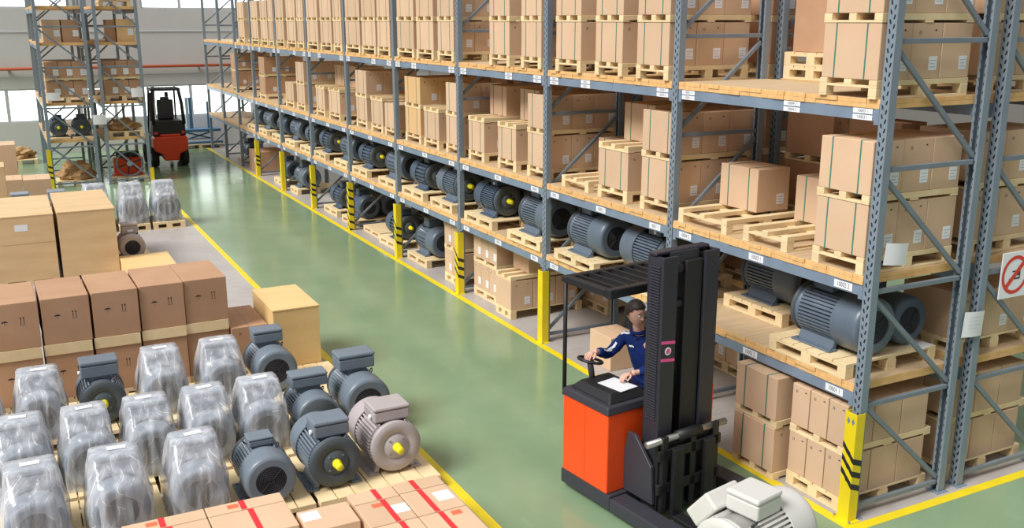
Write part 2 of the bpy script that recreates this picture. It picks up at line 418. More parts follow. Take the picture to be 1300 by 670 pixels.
for x in (-9,-6.5,-2.5,.8,3.5,6,8.5,10):
    mb = MB(); mb.box(x-.03+0,x+.03,-.02,.115,-.16,-.045); mb.build('pipe_bracket', M['gpipe'], t)
# painted lines: thin coats of floor paint
for i, (a, b, c, d, lab) in enumerate(((-3.0,-2.9,-9,WY-.3,'worn'), (-.21,-.11,-.21,WY-.6,''), (-.11,8.6,-.21,-.11,''))):
    mb = MB(); mb.box(a,b,c,d,.0,.0022); struct('trim_%d' % (3+i), mb, M['yel'])

# ------------------------------------------------------------------ racks
ORD = ['first','second','third','fourth','fifth','sixth','seventh','eighth','ninth','tenth','eleventh']
def deck_mesh(L, D=1.18, seed=1):
    rnd = random.Random(seed); mb = MB(); y = 0
    while y < L - .01:
        wd = min(rnd.choice((.12,.14,.15,.16)), L - y)
        if L - y - wd < .05: wd = L - y
        a = rnd.uniform(-.012,.006); b = rnd.uniform(-.012,.006)
        mb.box(a, D+rnd.uniform(-.006,.006), y+.0008, y+wd-.0008, 0, .0385, 0)
        mb.box(b, D+rnd.uniform(-.006,.006), y+.0008, y+wd-.001, .0395, .078, 0, top=1)
        y += wd
    return mb.mesh('shelf_deck', [M['deck'], M['decktop']], bevel=.002)
LABTXT = [text_mesh(s, .062) for s in ('10001 1', '10002 2', '10003 1', '10004 2')]
def label_mesh(i, double=False):
    mb = MB()
    rows = (.026,-.026) if double else (0,)
    for z in rows:
        h = .021 if double else .034
        mb.box(-.0018, 0, -.105, .105, z-h, z+h)
        vs, fs = LABTXT[i % 4]
        k = .62 if double else 1.
        mb.add([(-.0024, -v[0]*.72*(1 if not double else .8), z + v[1]*k) for v in vs], fs, 1)
    me = bpy.data.meshes.new('shelf_label'); me.from_pydata(mb.v, [], mb.f); me.polygons.foreach_set('material_index', mb.m)
    me.materials.append(M['lab']); me.materials.append(M['ink']); return me
LM = [label_mesh(i) for i in range(4)] + [label_mesh(i, True) for i in range(4)]
UPF = {}
def rack(label, loc, ys, levels, depth=1.10, H=5.6, first_rev=True, deckx=(-.055, 1.155), group=None, labels=True, seed=0):
    root = empty('pallet_rack', label, 'rack', loc, 0, group)
    key = (depth, H)
    if key not in UPF:
        mb = MB(); mb.box(-.06,-.052,-.047,.047,.006,H); mb.box(-.052,.02,.039,.047,.006,H); mb.box(-.052,.02,-.047,-.039,.006,H); mb.box(.012,.02,-.039,-.022,.006,H); mb.box(.012,.02,.022,.039,.006,H)
        mb.box(-.085,.06,-.075,.075,0,.006)
        UPF[key] = mb.mesh('upright', M['perf'])
    uf = UPF[key]
    hz = [.10,1.07,2.11,3.16,4.20,5.25]
    cb = MB().box(.021,depth-.021,-.018,.018,-.022,.022).mesh('cross_brace', M['steel2'], bevel=.004)
    def dg(rev):
        a, b = (.98,.05) if rev else (.07,.97)
        return MB().bar((.021,0,a),(depth-.021,0,b),.034,.045).mesh('diagonal_brace', M['steel2'], bevel=.004)
    dn, dr = dg(False), dg(True)
    for k, y in enumerate(ys):
        u = inst('upright', uf, root, (0,y,0)); r_ = inst('upright', uf, root, (depth,y,0), (0,0,PI))
        for i, z in enumerate(hz):
            if z > H: continue
            inst('cross_brace', cb, u, (0,0,z))
            if i < len(hz)-1 and z+1 < H:
                inst('diagonal_brace', dr if (k == 0 and first_rev) else dn, u, (0,0,z))
    bm_cache = {}
    for k in range(len(ys)-1):
        L = round(ys[k+1]-ys[k]-.112, 3)
        if L not in bm_cache:
            mb = MB(); mb.box(0,.05,0,L,-.10,0); mb.box(-.004,.0,0,.05,-.13,.03); mb.box(-.004,0,L-.05,L,-.13,.03)
            bm_cache[L] = (mb.mesh('beam', M['beam'], bevel=.003), deck_mesh(L, deckx[1]-deckx[0], seed+1), deck_mesh(L, deckx[1]-deckx[0], seed+2))
        for li, z in enumerate(levels):
            y0 = ys[k]+.056
            b = inst('beam', bm_cache[L][0], root, (-.05,y0,z)); inst('beam', bm_cache[L][0], root, (depth+.05,y0+L,z), (0,0,PI))
            inst('shelf_deck', bm_cache[L][1+(k+li)%2], root, (deckx[0],y0,z+.001))
            if labels and k < 9:
                spots = (.22,.5*L,L-.22) if li < 2 else (.17,1.75 if k % 2 else 1.0,L-.17)
                for j, yy in enumerate(spots):
                    inst('shelf_label', LM[(k*3+j+li)%4 + (4 if li == 2 else 0)], b, (-.0045,yy,-.05))
    return root
YS = [0,2.8,5.6,8.4,11.2,14.0,16.8,19.6,22.4,24.6,26.9,29.4]
LV = [1.19,2.165,3.655]
DZ = [l+.0795 for l in LV]
rack('long blue-grey pallet rack with boards along the green aisle', (0,0,0), YS, LV, group='blue-grey pallet racks')
rack('second pallet rack standing back to back behind the aisle rack', (1.40,0,0), YS[:6], LV, group='blue-grey pallet racks', seed=5)
LY = [0,2.7,5.4]
LLV = [1.19,2.16,3.72,4.65]
rack('left one of two far racks, tall behind the wooden crates', (-5.40,22.8,0), LY, LLV, first_rev=True, depth=1.10, labels=False, group='blue-grey pallet racks', seed=9)
rack('right one of two far racks, next to the red forklift', (-3.98,22.8,0), LY, LLV, first_rev=True, depth=1.0, deckx=(-.055,1.055), labels=False, group='blue-grey pallet racks', seed=12)
LDZ = [l+.0795 for l in LLV]

# yellow upright guards
def guard(label, loc, stripes):
    root = empty('column_guard', label, 'post guard', loc, 0, 'yellow guards on the rack posts')
    H = 1.03
    mb = MB(); mb.box(-.115,-.109,-.065,.065,0,H); mb.box(-.109,-.01,-.065,-.059,0,H); mb.box(-.109,-.01,.059,.065,0,H)
    mb.build('guard_shell', M['yel'], root, bevel=.002)
    for s in (-1,1):
        mb = MB(); mb.box(-.16,.0,s*.066,s*.105,0,.008); mb.tube([(-.12,s*.088,.008),(-.12,s*.088,.022)],.011,6,mi=1)
        mb.build('foot_plate', [M['yel'],M['steel2']], root)
    if stripes:
        zs = {1:[.40,.52,.64],2:[.08,.25,.42,.59,.76,.93],3:[.36,.50,.64]}[stripes]
        for z in zs:
            z += .06
            mb = MB(); n = 6
            x = -.1155; top = None
            vs = []; 
            for i in range(n+1):
                y = .065-.13*i/n; zz = z+.05-.13*i/n + .004*math.sin(i*2.1+z*9)
                vs += [(x,y,zz),(x,y,zz-.055+.003*math.sin(i*3+z*5))]
            mb.add(vs, [(2*i,2*i+1,2*i+3,2*i+2) for i in range(n)])
            za = z-.08; mb.add([(-.115,-.0655,za),(-.115,-.0655,za-.055),(-.01,-.0655,za-.095),(-.01,-.0655,za-.04)], [(0,1,2,3)])
            mb.build('black_stripe', M['blk'], root)
    return root
G = guard('yellow post guard at the near rack corner, three black stripes and two marks', (0,0,0), 1)
for s in (-1,1):       # the two small diamond marks
    mb = MB(); y = .026*s+.0; x = -.1156
    mb.add([(x,y+.019,.95),(x,y,.915),(x,y-.019,.95),(x,y,.985)], [(0,1,2,3)]); mb.build('diamond_mark', M['steel'], G)
guard('plain yellow post guard half hidden behind the moving reach truck', (0,2.8,0), 0)
guard('plain yellow post guard just left of the reach truck', (0,5.6,0), 0)
guard('yellow striped post guard beside the stack of labelled cartons', (0,8.4,0), 3)
guard('yellow striped post guard between two motors on the floor', (0,11.2,0), 3)
guard('yellow post guard with black stripes over its whole height', (0,14.0,0), 2)
guard('yellow post guard with stripes at mid height, sixth post along', (0,16.8,0), 1)
guard('plain narrow yellow post guard, second from the far end', (0,19.6,0), 0)
guard('farthest yellow striped post guard, beside the large brown box', (0,22.4,0), 1)
guard('yellow post guard on the far left rack behind the crates', (-5.40,22.8,0), 3)
o = guard('yellow guard on the far rack post beside the red forklift', (-2.98,22.8,0), 3); o.rotation_euler = (0,0,PI); o.scale = (1,1,.38)
o.location.z = 0

# ------------------------------------------------------------------ load carriers
def leg_pallet(wy, dx=1.1, detail=True):
    """open pallet: three long rails on cross boards on low corner legs; x from 0 to dx, y centred"""
    root = None
    rails = [( -wy/2, -wy/2+.085), (-.04,.04), (wy/2-.085, wy/2)]
    xs = [(0,.09),(dx/2-.05,dx/2+.05),(dx-.09,dx)]
    if not detail:
        mb = MB()
        for a,b in rails: mb.box(0,dx,a,b,.105,.15)
        for a,b in xs: mb.box(a,b,-wy/2,wy/2,.085,.105)
        for c,d in (rails[0],rails[2]):
            for a,b in xs: mb.box(a,b,c,d,.018,.085)
            mb.box(0,dx,c,d,0,.018)
        o = mb.build('wooden_pallet', M['pal']); return o
    root = empty('wooden_pallet','-','pallet')
    for a,b in rails: MB().box(0,dx,a,b,.105,.15).build('top_rail', M['pal'], root, bevel=.003)
    for a,b in xs: MB().box(a,b,-wy/2,wy/2,.085,.105).build('cross_board', M['pal'], root, bevel=.002)
    for c,d in (rails[0],rails[2]):
        for a,b in xs: MB().box(a,b,c,d,.018,.085).build('leg_block', M['pal'], root, bevel=.003)
        MB().box(0,dx,c,d,0,.018).build('bottom_board', M['pal'], root, bevel=.002)
    return root
def tray(wy, dx=1.1, detail=True):
    rails = [(-wy/2,-wy/2+.085),(-.04,.04),(wy/2-.085,wy/2)]
    xs = [(0,.09),(dx/2-.05,dx/2+.05),(dx-.09,dx)]
    if not detail:
        mb = MB()
        for a,b in rails: mb.box(0,dx,a,b,.02,.075)
        for a,b in xs: mb.box(a,b,-wy/2,wy/2,0,.02)
        return mb.build('pallet_tray', M['pal'])
    root = empty('pallet_tray','-','pallet')
    for a,b in rails: MB().box(0,dx,a,b,.02,.075).build('top_rail', M['pal'], root, bevel=.003)
    for a,b in xs: MB().box(a,b,-wy/2,wy/2,0,.02).build('cross_board', M['pal'], root, bevel=.002)
    return root
def block_pallet(wy, dx, detail=True, h=.144):
    """closed pallet: boards across the top on nine blocks and three runners"""
    n = max(4, round(wy/.16)); bw = (wy-.012*(n-1))/n
    def top(mb):
        for i in range(n):
            y = -wy/2+i*(bw+.012); mb.box(0,dx,y,y+bw,h-.022,h)
        for a in (0,dx/2-.05,dx-.1): mb.box(a,a+.1,-wy/2,wy/2,h-.044,h-.022)
        return mb
    ya = [(-wy/2,-wy/2+.10),(-.06,.06),(wy/2-.10,wy/2)]; xa = [(0,.10),(dx/2-.06,dx/2+.06),(dx-.10,dx)]
    if not detail:
        mb = top(MB())
        for c,d in ya:
            for a,b in xa: mb.box(a,b,c,d,.02,h-.044)
        for a,b in xa: mb.box(a,b,-wy/2,wy/2,0,.02)
        return mb.build('wooden_pallet', M['pal'])
    root = empty('wooden_pallet','-','pallet')
    top(MB()).build('top_boards', M['pal'], root, bevel=.002)
    for c,d in ya:
        for a,b in xa: MB().box(a,b,c,d,.02,h-.044).build('block', M['pal'], root, bevel=.003)
    for a,b in xa: MB().box(a,b,-wy/2,wy/2,0,.02).build('bottom_runner', M['pal'], root, bevel=.002)
    return root
PROTO = {}
def place(key, make, loc, rz, label, cat=None, group=None):
    if key not in PROTO:
        o = make(); PROTO[key] = o; o.location = loc; o.rotation_euler = (0,0,rz); o['label'] = label
        if cat: o['category'] = cat
        if group: o['group'] = group
        return o
    o = copy_tree(PROTO[key], loc, rz, label)
    if group: o['group'] = group
    elif 'group' in o: del o['group']
    return o
PG = 'wooden pallets under the loads'
def put_pallet(kind, wy, dx, loc, rz, label, detail=True):
    wy = round(wy,2); dx = round(dx,2)
    fn = {'leg':leg_pallet,'tray':tray,'block':block_pallet}[kind]
    return place((kind,wy,dx,detail), lambda: tag(fn(wy,dx,detail), None, 'pallet'), loc, rz, label, 'pallet', PG if kind != 'tray' else 'slatted trays between cartons')

def carton_proto(sx, sy, sz, m='card', face=True, marks=0, straps=False, slab=True, lab=(.06,.07)):
    mb = MB(); mb.box(-sx/2,sx/2,-sy/2,sy/2,0,sz)
    o = mb.build('cardboard_carton', [M[m], M['gap'], M['ink'], M['card_edge']], None, bevel=.005)
    # flaps meeting in a seam on the top, drawn on the box itself
    bmv = MB(); z = sz+.0008
    if marks == 2: pass
    elif sy >= sx: bmv.add([(-.0015,-sy/2+.004,z),(.0015,-sy/2+.004,z),(.0015,sy/2-.004,z),(-.0015,sy/2-.004,z)], [(0,1,2,3)], 1)
    else: bmv.add([(-sx/2+.004,-.0015,z),(sx/2-.004,-.0015,z),(sx/2-.004,.0015,z),(-sx/2+.004,.0015,z)], [(0,1,2,3)], 1)
    y = -sy/2-.0008
    if marks == 1:     # small print near the top edge
        x = -sx*.28
        for dx in (0,.016): bmv.add([(x+dx,y,sz*.80),(x+dx+.006,y,sz*.80),(x+dx+.006,y,sz*.87),(x+dx,y,sz*.87)], [(0,1,2,3)], 2)
        x = sx*.22; bmv.add([(x,y,sz*.86),(x+.03,y,sz*.86),(x+.02,y,sz*.89),(x+.01,y,sz*.89)], [(0,1,2,3)], 2)
    if marks == 2:     # umbrella and a pair of arrows
        zc = sz*.60; x = -sx*.18; q = [(x+.035*math.cos(a),y,zc+.022*math.sin(a)) for a in [PI*i/10 for i in range(11)]]
        q += [(x+.012,y,zc+.006),(x,y,zc),(x-.012,y,zc+.006)]
        bmv.add(q, [tuple(range(len(q)))], 2)
        bmv.add([(x-.002,y,zc),(x-.002,y,zc-.032),(x+.002,y,zc-.032),(x+.002,y,zc)], [(0,1,2,3)], 2)
        for dx in (0,.032):
            x = sx*.14+dx
            bmv.add([(x-.003,y,zc-.032),(x+.003,y,zc-.032),(x+.003,y,zc+.035),(x-.003,y,zc+.035)], [(0,1,2,3)], 2)
            bmv.add([(x-.011,y,zc+.03),(x+.011,y,zc+.03),(x,y,zc+.052)], [(0,1,2)], 2)
        bmv.add([(sx*.14-.014,y,zc-.040),(sx*.14+.046,y,zc-.040),(sx*.14+.046,y,zc-.044),(sx*.14-.014,y,zc-.044)], [(3,2,1,0)], 2)
    me = o.data; bm = bmesh.new(); bm.from_mesh(me)
    for f, mi in zip(bmv.f, bmv.m):
        fc = bm.faces.new([bm.verts.new(bmv.v[i]) for i in f]); fc.material_index = mi
        if mi == 2 or True:
            fc.normal_update()
    bm.to_mesh(me); bm.free()
    if slab:
        lx = sx*.12; mb = MB(); mb.box(lx,lx+lab[0]*1.6,-sy/2-.0022,-sy/2-.0004,lab[1],lab[1]+lab[0]*1.9)
        for i in range(3):
            zz = lab[1]+lab[0]*(.4+.45*i); mb.box(lx+.012,lx+lab[0]*(1.4-.3*(i%2)),-sy/2-.0028,-sy/2-.0022,zz,zz+.006,mi=1)
        mb.build('shipping_label', [M['lab'],M['inkb']], o)
    if straps:
        for yy in (-sy*.27, sy*.27):
            mb = MB(); mb.box(-sx/2-.0025,-sx/2-.0005,yy-.007,yy+.007,0,sz+.002); mb.box(-sx/2-.0025,sx/2,yy-.007,yy+.007,sz+.0005,sz+.0025)
            mb.build('green_strap', M['strap'], o)
    tag(o, None, 'carton')
    return o
def carton(loc, size, rz, label, group=None, **kw):
    size = tuple(round(s,3) for s in size)
    return place(('c',size,tuple(sorted(kw.items()))), lambda: carton_proto(*size, **kw), loc, rz, label, 'carton', group)
# ------------------------------------------------------------------ electric motors
def motor_proto(Rr, L, m='mot', fins=True, box=(1.5,1.1,.6), boxy=.06, boxup=.0, plain_cap=False, side_box=False, eyes=True, detail=True, cowl=None):
    """feet on z = 0, axis along y; fan cowl at -y, flange and yellow shaft at +y"""
    root = empty('electric_motor', '-', 'motor'); mm = M[m]; mc = M[cowl] if cowl else mm
    Hc = Rr*1.06; n = 40 if detail else 24
    yb0, yb1 = -.22*L, .30*L
    mb = MB(); mb.lathe([(0,yb0-.04*L),(.80*Rr,yb0-.04*L),(.84*Rr,yb0),(.84*Rr,yb1),(.90*Rr,yb1+.004),(.90*Rr,yb1+.05*L),(.6*Rr,yb1+.06*L)], (0,0,Hc), 'Y', n)
    nf = 44 if detail else 22
    for k in range(nf):
        a = 2*PI*k/nf
        if abs(math.sin(a)-1) < .12: continue
        c, s_ = math.cos(a), math.sin(a); r0, r1 = .80*Rr, .955*Rr; th = .014*Rr/.2 if detail else .03*Rr/.2
        tx, tz = -s_*th/2, c*th/2
        lo = [(c*r0-tx,yb0+.01,s_*r0-tz+Hc),(c*r0+tx,yb0+.01,s_*r0+tz+Hc),(c*r1+tx,yb0+.01,s_*r1+tz+Hc),(c*r1-tx,yb0+.01,s_*r1-tz+Hc)]
        hi = [(p[0],yb1-.005,p[2]) for p in lo]
        mb.add(lo+hi, [(0,1,2,3),(7,6,5,4),(0,4,5,1),(1,5,6,2),(2,6,7,3),(3,7,4,0)])
    mb.build('ribbed_frame', mm, root)
    # fan cowl
    c0, c1 = -.5*L, -.17*L
    mb = MB(); mb.lathe([(.0,c0+.012*L),(.58*Rr,c0+.012*L)], (0,0,Hc), 'Y', n+8); mb.lathe([(.58*Rr,c0+.012*L),(.59*Rr,c0),(.84*Rr,c0)], (0,0,Hc), 'Y', n+8, smooth=False); mb.lathe([(.84*Rr,c0),(.915*Rr,c0+.008*L),(.965*Rr,c0+.028*L),(.99*Rr,c0+.06*L),(1.0*Rr,c0+.12*L),(1.0*Rr,c1)], (0,0,Hc), 'Y', n+8); mb.lathe([(1.0*Rr,c1),(.965*Rr,c1),(.965*Rr,c1-.05*L)], (0,0,Hc), 'Y', n+8, smooth=False)
    cw = mb.build('fan_cowl', mc, root)
    if not plain_cap:
        mb = MB(); yy = c0+.010*L
        mb.disc((0,yy,Hc), .575*Rr, 'Y', n, 1)
        for i in range(6 if detail else 3):
            r = (.10+.085*i*(1 if detail else 2))*Rr; mb.lathe([(r,yy-.001),(r,yy-.006),(r+.022*Rr,yy-.006),(r+.022*Rr,yy-.001)], (0,0,Hc), 'Y', n, 0)
        for k in range(4): 
            a = PI/4+k*PI/2; mb.bar((.08*Rr*math.cos(a),yy-.005,Hc+.08*Rr*math.sin(a)),(.54*Rr*math.cos(a),yy-.005,Hc+.54*Rr*math.sin(a)),.012,.004)
        mb.build('fan_grille', [M['char'],M['dark']], cw)
    else:
        mb = MB(); mb.lathe([(0,c0-.004),(.86*Rr,c0-.004),(.88*Rr,c0+.004)], (0,0,Hc), 'Y', n); mb.build('end_plate', M['disc'] if m=='mot' else mm, cw)
    # flange and shaft
    y2 = yb1+.05*L
    mb = MB(); mb.lathe([(0,y2),(.93*Rr,y2),(.95*Rr,y2+.006),(.95*Rr,y2+.035*L),(.93*Rr,y2+.045*L),(.52*Rr,y2+.045*L),(.50*Rr,y2+.035*L),(.46*Rr,y2+.035*L),(.42*Rr,y2+.055*L),(0,y2+.055*L)], (0,0,Hc), 'Y', n)
    fl = mb.build('flange', M['disc'] if m != 'motb' else mm, root)
    if detail:
        mb = MB()
        for k in range(4):
            a = PI/4+k*PI/2; mb.tube([(.36*Rr*math.cos(a),y2+.05*L,Hc+.36*Rr*math.sin(a)),(.36*Rr*math.cos(a),y2+.064*L,Hc+.36*Rr*math.sin(a))],.035*Rr,6)
        mb.build('bolt_ring', M['steel'], fl)
    mb = MB(); y3 = y2+.055*L; r = .15*Rr
    mb.lathe([(r,y3),(r*1.12,y3+.01),(r*1.12,y3+.05*L),(r*.9,y3+.075*L),(r*.9,y3+.135*L),(r*.78,y3+.145*L),(0,y3+.145*L)], (0,0,Hc), 'Y', 20)
    mb.build('shaft_cap', M['shaft'], root)
    # feet
    for s in (-1,1):
        mb = MB(); a, b = .62*Rr, 1.02*Rr
        mb.box(s*a,s*b,-.20*L,.33*L,0,.05*Rr+.006)
        mb.hexa([(s*.60*Rr,-.17*L,.05*Rr),(s*.80*Rr,-.17*L,.05*Rr),(s*.80*Rr,.30*L,.05*Rr),(s*.60*Rr,.30*L,.05*Rr)],[(s*.50*Rr,-.17*L,.42*Rr),(s*.64*Rr,-.17*L,.42*Rr),(s*.64*Rr,.30*L,.42*Rr),(s*.50*Rr,.30*L,.42*Rr)])
        for yy in (-.17*L,.29*L): mb.tube([(s*.88*Rr,yy,.05*Rr),(s*.88*Rr,yy,.12*Rr)],.07*Rr,6)
        mb.build('foot', mm, root, bevel=.003)
    # terminal box
    bx, by, bz = box[0]*Rr/2, box[1]*Rr/2, box[2]*Rr; z0 = Hc+.86*Rr+boxup*Rr; yc = boxy*L
    mb = MB(); mb.box(-bx*.62,bx*.62,yc-by*.7,yc+by*.7,Hc+.7*Rr,z0+.02); mb.box(-bx,bx,yc-by,yc+by,z0,z0+bz*.72)
    tb = mb.build('terminal_box', mm, root, bevel=.012*Rr/.2, bseg=2)
    MB().box(-bx*1.03,bx*1.03,yc-by*1.04,yc+by*1.04,z0+bz*.73,z0+bz).build('box_lid', mm, tb, bevel=.014*Rr/.2, bseg=2)
    if detail:
        MB().tube([(bx,yc+by*.4,z0+bz*.3),(bx+.10*Rr,yc+by*.4,z0+bz*.3)],.09*Rr,8).build('cable_gland', M['lab'], tb)
    if eyes:
        for s, yy in ((1,-.10*L),(-1,.22*L)):
            a = R(58 if s > 0 else 122); px, pz = .93*Rr*math.cos(a), Hc+.93*Rr*math.sin(a)
            mb = MB(); rr = .10*Rr; d = Vector((math.cos(a),0,math.sin(a)))
            c = Vector((px,yy,pz))+d*rr*1.1
            mb.tube([c+d*rr*math.cos(t)+Vector((0,1,0))*rr*math.sin(t) for t in [2*PI*i/14 for i in range(15)]], .028*Rr, 6, cap=False)
            mb.tube([(px,yy,pz)-d*.03,(px,yy,pz)+d*.02] if False else [Vector((px,yy,pz))-d*.04*Rr/.2, Vector((px,yy,pz))+d*.01],.05*Rr,8)
            mb.build('lifting_eye', M['char'], root)
    if side_box:
        mb = MB(); mb.box(.80*Rr,1.30*Rr,-.05*L,.28*L,Hc-.05*Rr,Hc+.75*Rr); mb.build('terminal_box', mm, root, bevel=.014, bseg=2)
    return root
def wrap_mesh(Rr, L, seed, box=(1.5,1.1,.6), boxy=.06, boxup=0., flare=1.06):
    """film draped over the terminal box, hanging past the cowl to the pallet"""
    rnd = random.Random(seed); N_, Z_ = 72, 22
    Hc = Rr*1.06; zt = Hc+.86*Rr+boxup*Rr+box[2]*Rr+.006; yc = boxy*L
    def ring(t):
        # t 0 at the bottom, 1 at the lid edge
        zx = Hc*.9; zy = Hc+1.0*Rr; z = t*zt
        hx0, hy0, cy0, p0 = flare*Rr, .535*L, 0, 4.5
        hx1, hy1, cy1, p1 = box[0]*Rr/2*1.05+.008, box[1]*Rr/2*1.06+.01, yc, 6.
        u = max(0,(z-zx)/(zt-zx))**.95; w_ = max(0,(z-zy)/(zt-zy))**.8
        return z, hx0*(1-u)+hx1*u, hy0*(1-w_)+hy1*w_, cy0*(1-w_)+cy1*w_, p0*(1-w_)+p1*w_, u
    ph = [rnd.uniform(0,6.28) for _ in range(6)]
    vs = []; fs = []
    for j in range(Z_+1):
        t = j/Z_; z, hx, hy, cy, p, u = ring(t)
        for k in range(N_):
            a = 2*PI*k/N_; c, s_ = math.cos(a), math.sin(a)
            d = (abs(c)**p+abs(s_)**p)**(-1/p)
            corner = abs(math.sin(2*a))
            am = (1-u)*.014+.004
            fold = .55*math.sin(9*a+ph[0]+1.6*t)+.45*math.sin(17*a+ph[1]-3.5*t)+.35*math.sin(29*a+ph[2]+5*t)+.8*max(0,math.sin(5*a+ph[3]+2*t))**3
            nz = noise.noise(Vector((c*2.2+seed,s_*2.2,t*5)))*.9
            e = am*(fold*.9+nz)
            if j == 0: e += .004
            vs.append((c*d*(hx+e)*1., cy+s_*d*(hy+e), max(.004, z+(.006*nz if 0 < j < Z_ else 0)+(.004 if j == 0 else 0))))
    for j in range(Z_):
        for k in range(N_): fs.append((j*N_+k, j*N_+(k+1)%N_, (j+1)*N_+(k+1)%N_, (j+1)*N_+k))
    b = Z_*N_; c = len(vs)
    for j, q in enumerate((.7,.35)):
        for k in range(N_):
            x, y, z = vs[b+k]; vs.append((x*q, yc+(y-yc)*q, zt+.004+.003*noise.noise(Vector((x*9,y*9,seed)))))
    prev = b
    for j in range(2):
        nb = c+j*N_
        for k in range(N_): fs.append((prev+k, prev+(k+1)%N_, nb+(k+1)%N_, nb+k))
        prev = nb
    vs.append((0,yc,zt+.004)); 
    for k in range(N_): fs.append((prev+k, prev+(k+1)%N_, len(vs)-1))
    me = bpy.data.meshes.new('plastic_wrap'); me.from_pydata(vs, [], fs); me.polygons.foreach_set('use_smooth', [True]*len(fs)); me.materials.append(M['film'])
    return me
def motor(key, loc, rz, label, group='electric motors', **kw):
    return place(('m',key), lambda: motor_proto(**kw), loc, rz, label, 'motor', group)

# ------------------------------------------------------------------ loads on the aisle rack
def stack(y0, y1, zd, layers, deep, where, x0=-.05, m='card', pallet=True, top_tray=False, detail=True, h=.455, marks=1, back_only=False, mback=None, lab=True, rack2=False):
    w = round(y1-y0, 2); yc = (y0+y1)/2; z = zd; cw = .36
    who = 'pallet under ' if pallet else ''
    put_pallet('leg', w, 1.10, (x0,yc,z), 0, 'wooden pallet on legs, bottom of the ' + where, detail)
    z += .151
    for l in range(layers):
        ln = '' if layers == 1 else ('lower ' if l == 0 else 'upper ')
        if l > 0:
            put_pallet('tray', w, 1.10, (x0,yc,z), 0, 'slatted tray between the cartons of the ' + where, detail); z += .076
        for d in range(deep):
            if back_only and d < 2: continue
            dn = ('front','middle','rear')[d]
            xc = x0+.185+d*.3645
            j = random.Random(int(y0*1000)+l*7+d).uniform(-.004,.004)
            carton((xc,yc+j,z), (cw,w-.012,h), 0, f'{ln}{dn} carton of the {where}', 'cartons on the racks', m=m if d == 0 else (mback or m), straps=(d == 0), marks=marks if d < 2 else 0, slab=lab)
        z += h+.003
    if top_tray:
        put_pallet('tray', w, 1.10, (x0,yc,z), 0, 'slatted tray lying on top of the ' + where, detail); z += .076
    return z
POSN = ['near','middle','far']
Cst = [(.08,.71),(2.90,3.50),(3.78,4.36),(4.69,5.30),(5.68,6.24),(6.58,7.21),(8.47,9.10),(9.27,10.0),(10.12,10.9),(11.27,11.93),(12.03,12.80),(12.92,13.80),(14.07,14.62),(14.75,15.55),(15.74,16.60),(16.88,17.42),(17.55,18.35),(18.62,19.4),(19.67,20.15),(20.27,21.0),(21.3,22.1),(22.95,23.75)]
cnt = {}
def bay_of(y):
    for i in range(len(YS)-1):
        if YS[i] <= y < YS[i+1]: return i
def nm(y, shelf, tag_='a'):
    b = bay_of(y); k = (shelf,b,tag_); cnt[k] = cnt.get(k,-1)+1
    return f'{POSN[cnt[k]]} stack, {shelf} shelf, {ORD[b]} bay from the corner'
for a, b in Cst:
    stack(a, b, DZ[2], 2, 3 if a < 8 else 2, nm(a,'top'), x0=-.085, detail=a < 11, m='card')
# middle shelf
def single_back(y0, y1, where, upper=False, zb=None):
    """carton standing at the back of an otherwise empty pallet"""
    pass
stack(.08,.68,DZ[1],2,3,nm(.1,'middle'),x0=-.05)
wh = 'empty-fronted pallet at the near corner'
put_pallet('leg',.62,1.10,(-.03,1.33,DZ[1]),0,'half-empty pallet, middle shelf, next to the corner post stack')
carton((.80,1.33,DZ[1]+.151),(.36,.60,.455),0,'carton at the back of the half-empty pallet next to the corner stack','cartons on the racks',straps=True,marks=1,slab=True)
put_pallet('leg',.80,1.10,(-.03,2.29,DZ[1]),0,'half-empty pallet, middle shelf, in front of a single standing carton')
carton((.72,2.36,DZ[1]+.151),(.44,.60,.455),0,'single carton standing free on a half-empty pallet, first bay','cartons on the racks',straps=True,marks=0,slab=True)
def one_tray(y0, y1, rear_upper, where, detail=True, x0=.02):
    z = stack(y0,y1,DZ[1],1,2,where,x0=x0,top_tray=True,detail=detail)
    if rear_upper:
        carton((x0+.74,(y0+y1)/2+.06,z),(.66,round(y1-y0+.0,2),.455),0,'wide carton on the tray, back of the '+where.replace(' from the corner',''),'cartons on the racks',m='card',straps=True,marks=1,slab=True)
stack(2.88,3.52,DZ[1],2,3,nm(2.9,'middle'),x0=.04)
one_tray(3.76,4.40,True,nm(3.7,'middle'))
put_pallet('leg',.66,1.10,(.02,4.95,DZ[1]),0,'half-empty pallet, middle shelf, far end of the second bay')
carton((.84,4.98,DZ[1]+.151),(.50,.62,.455),0,'carton at the back of the half-empty pallet, second bay','cartons on the racks',straps=True,marks=0,slab=True)
stack(5.68,6.28,DZ[1],2,3,nm(5.7,'middle'),x0=.04)
one_tray(6.58,7.16,True,nm(6.6,'middle'))
one_tray(7.62,8.18,True,nm(7.6,'middle'))
stack(8.50,9.10,DZ[1],2,2,nm(8.5,'middle'),x0=.04)
stack(9.36,10.0,DZ[1],1,2,nm(9.4,'middle'),x0=.02,top_tray=True)
stack(10.20,10.93,DZ[1],2,3,nm(10.2,'middle'),x0=.04,m='card_gold',h=.46)
stack(11.29,11.95,DZ[1],1,2,nm(11.3,'middle'),x0=.02,detail=False)
stack(12.06,12.72,DZ[1],1,2,nm(12.1,'middle'),x0=.02,top_tray=True,detail=False)
stack(13.02,13.68,DZ[1],2,3,nm(13.0,'middle'),x0=.04,detail=False)
stack(14.70,15.50,DZ[1],1,2,nm(14.7,'middle'),x0=.02,top_tray=True,detail=False)
stack(15.82,16.48,DZ[1],1,2,nm(15.8,'middle'),x0=.02,top_tray=True,detail=False)
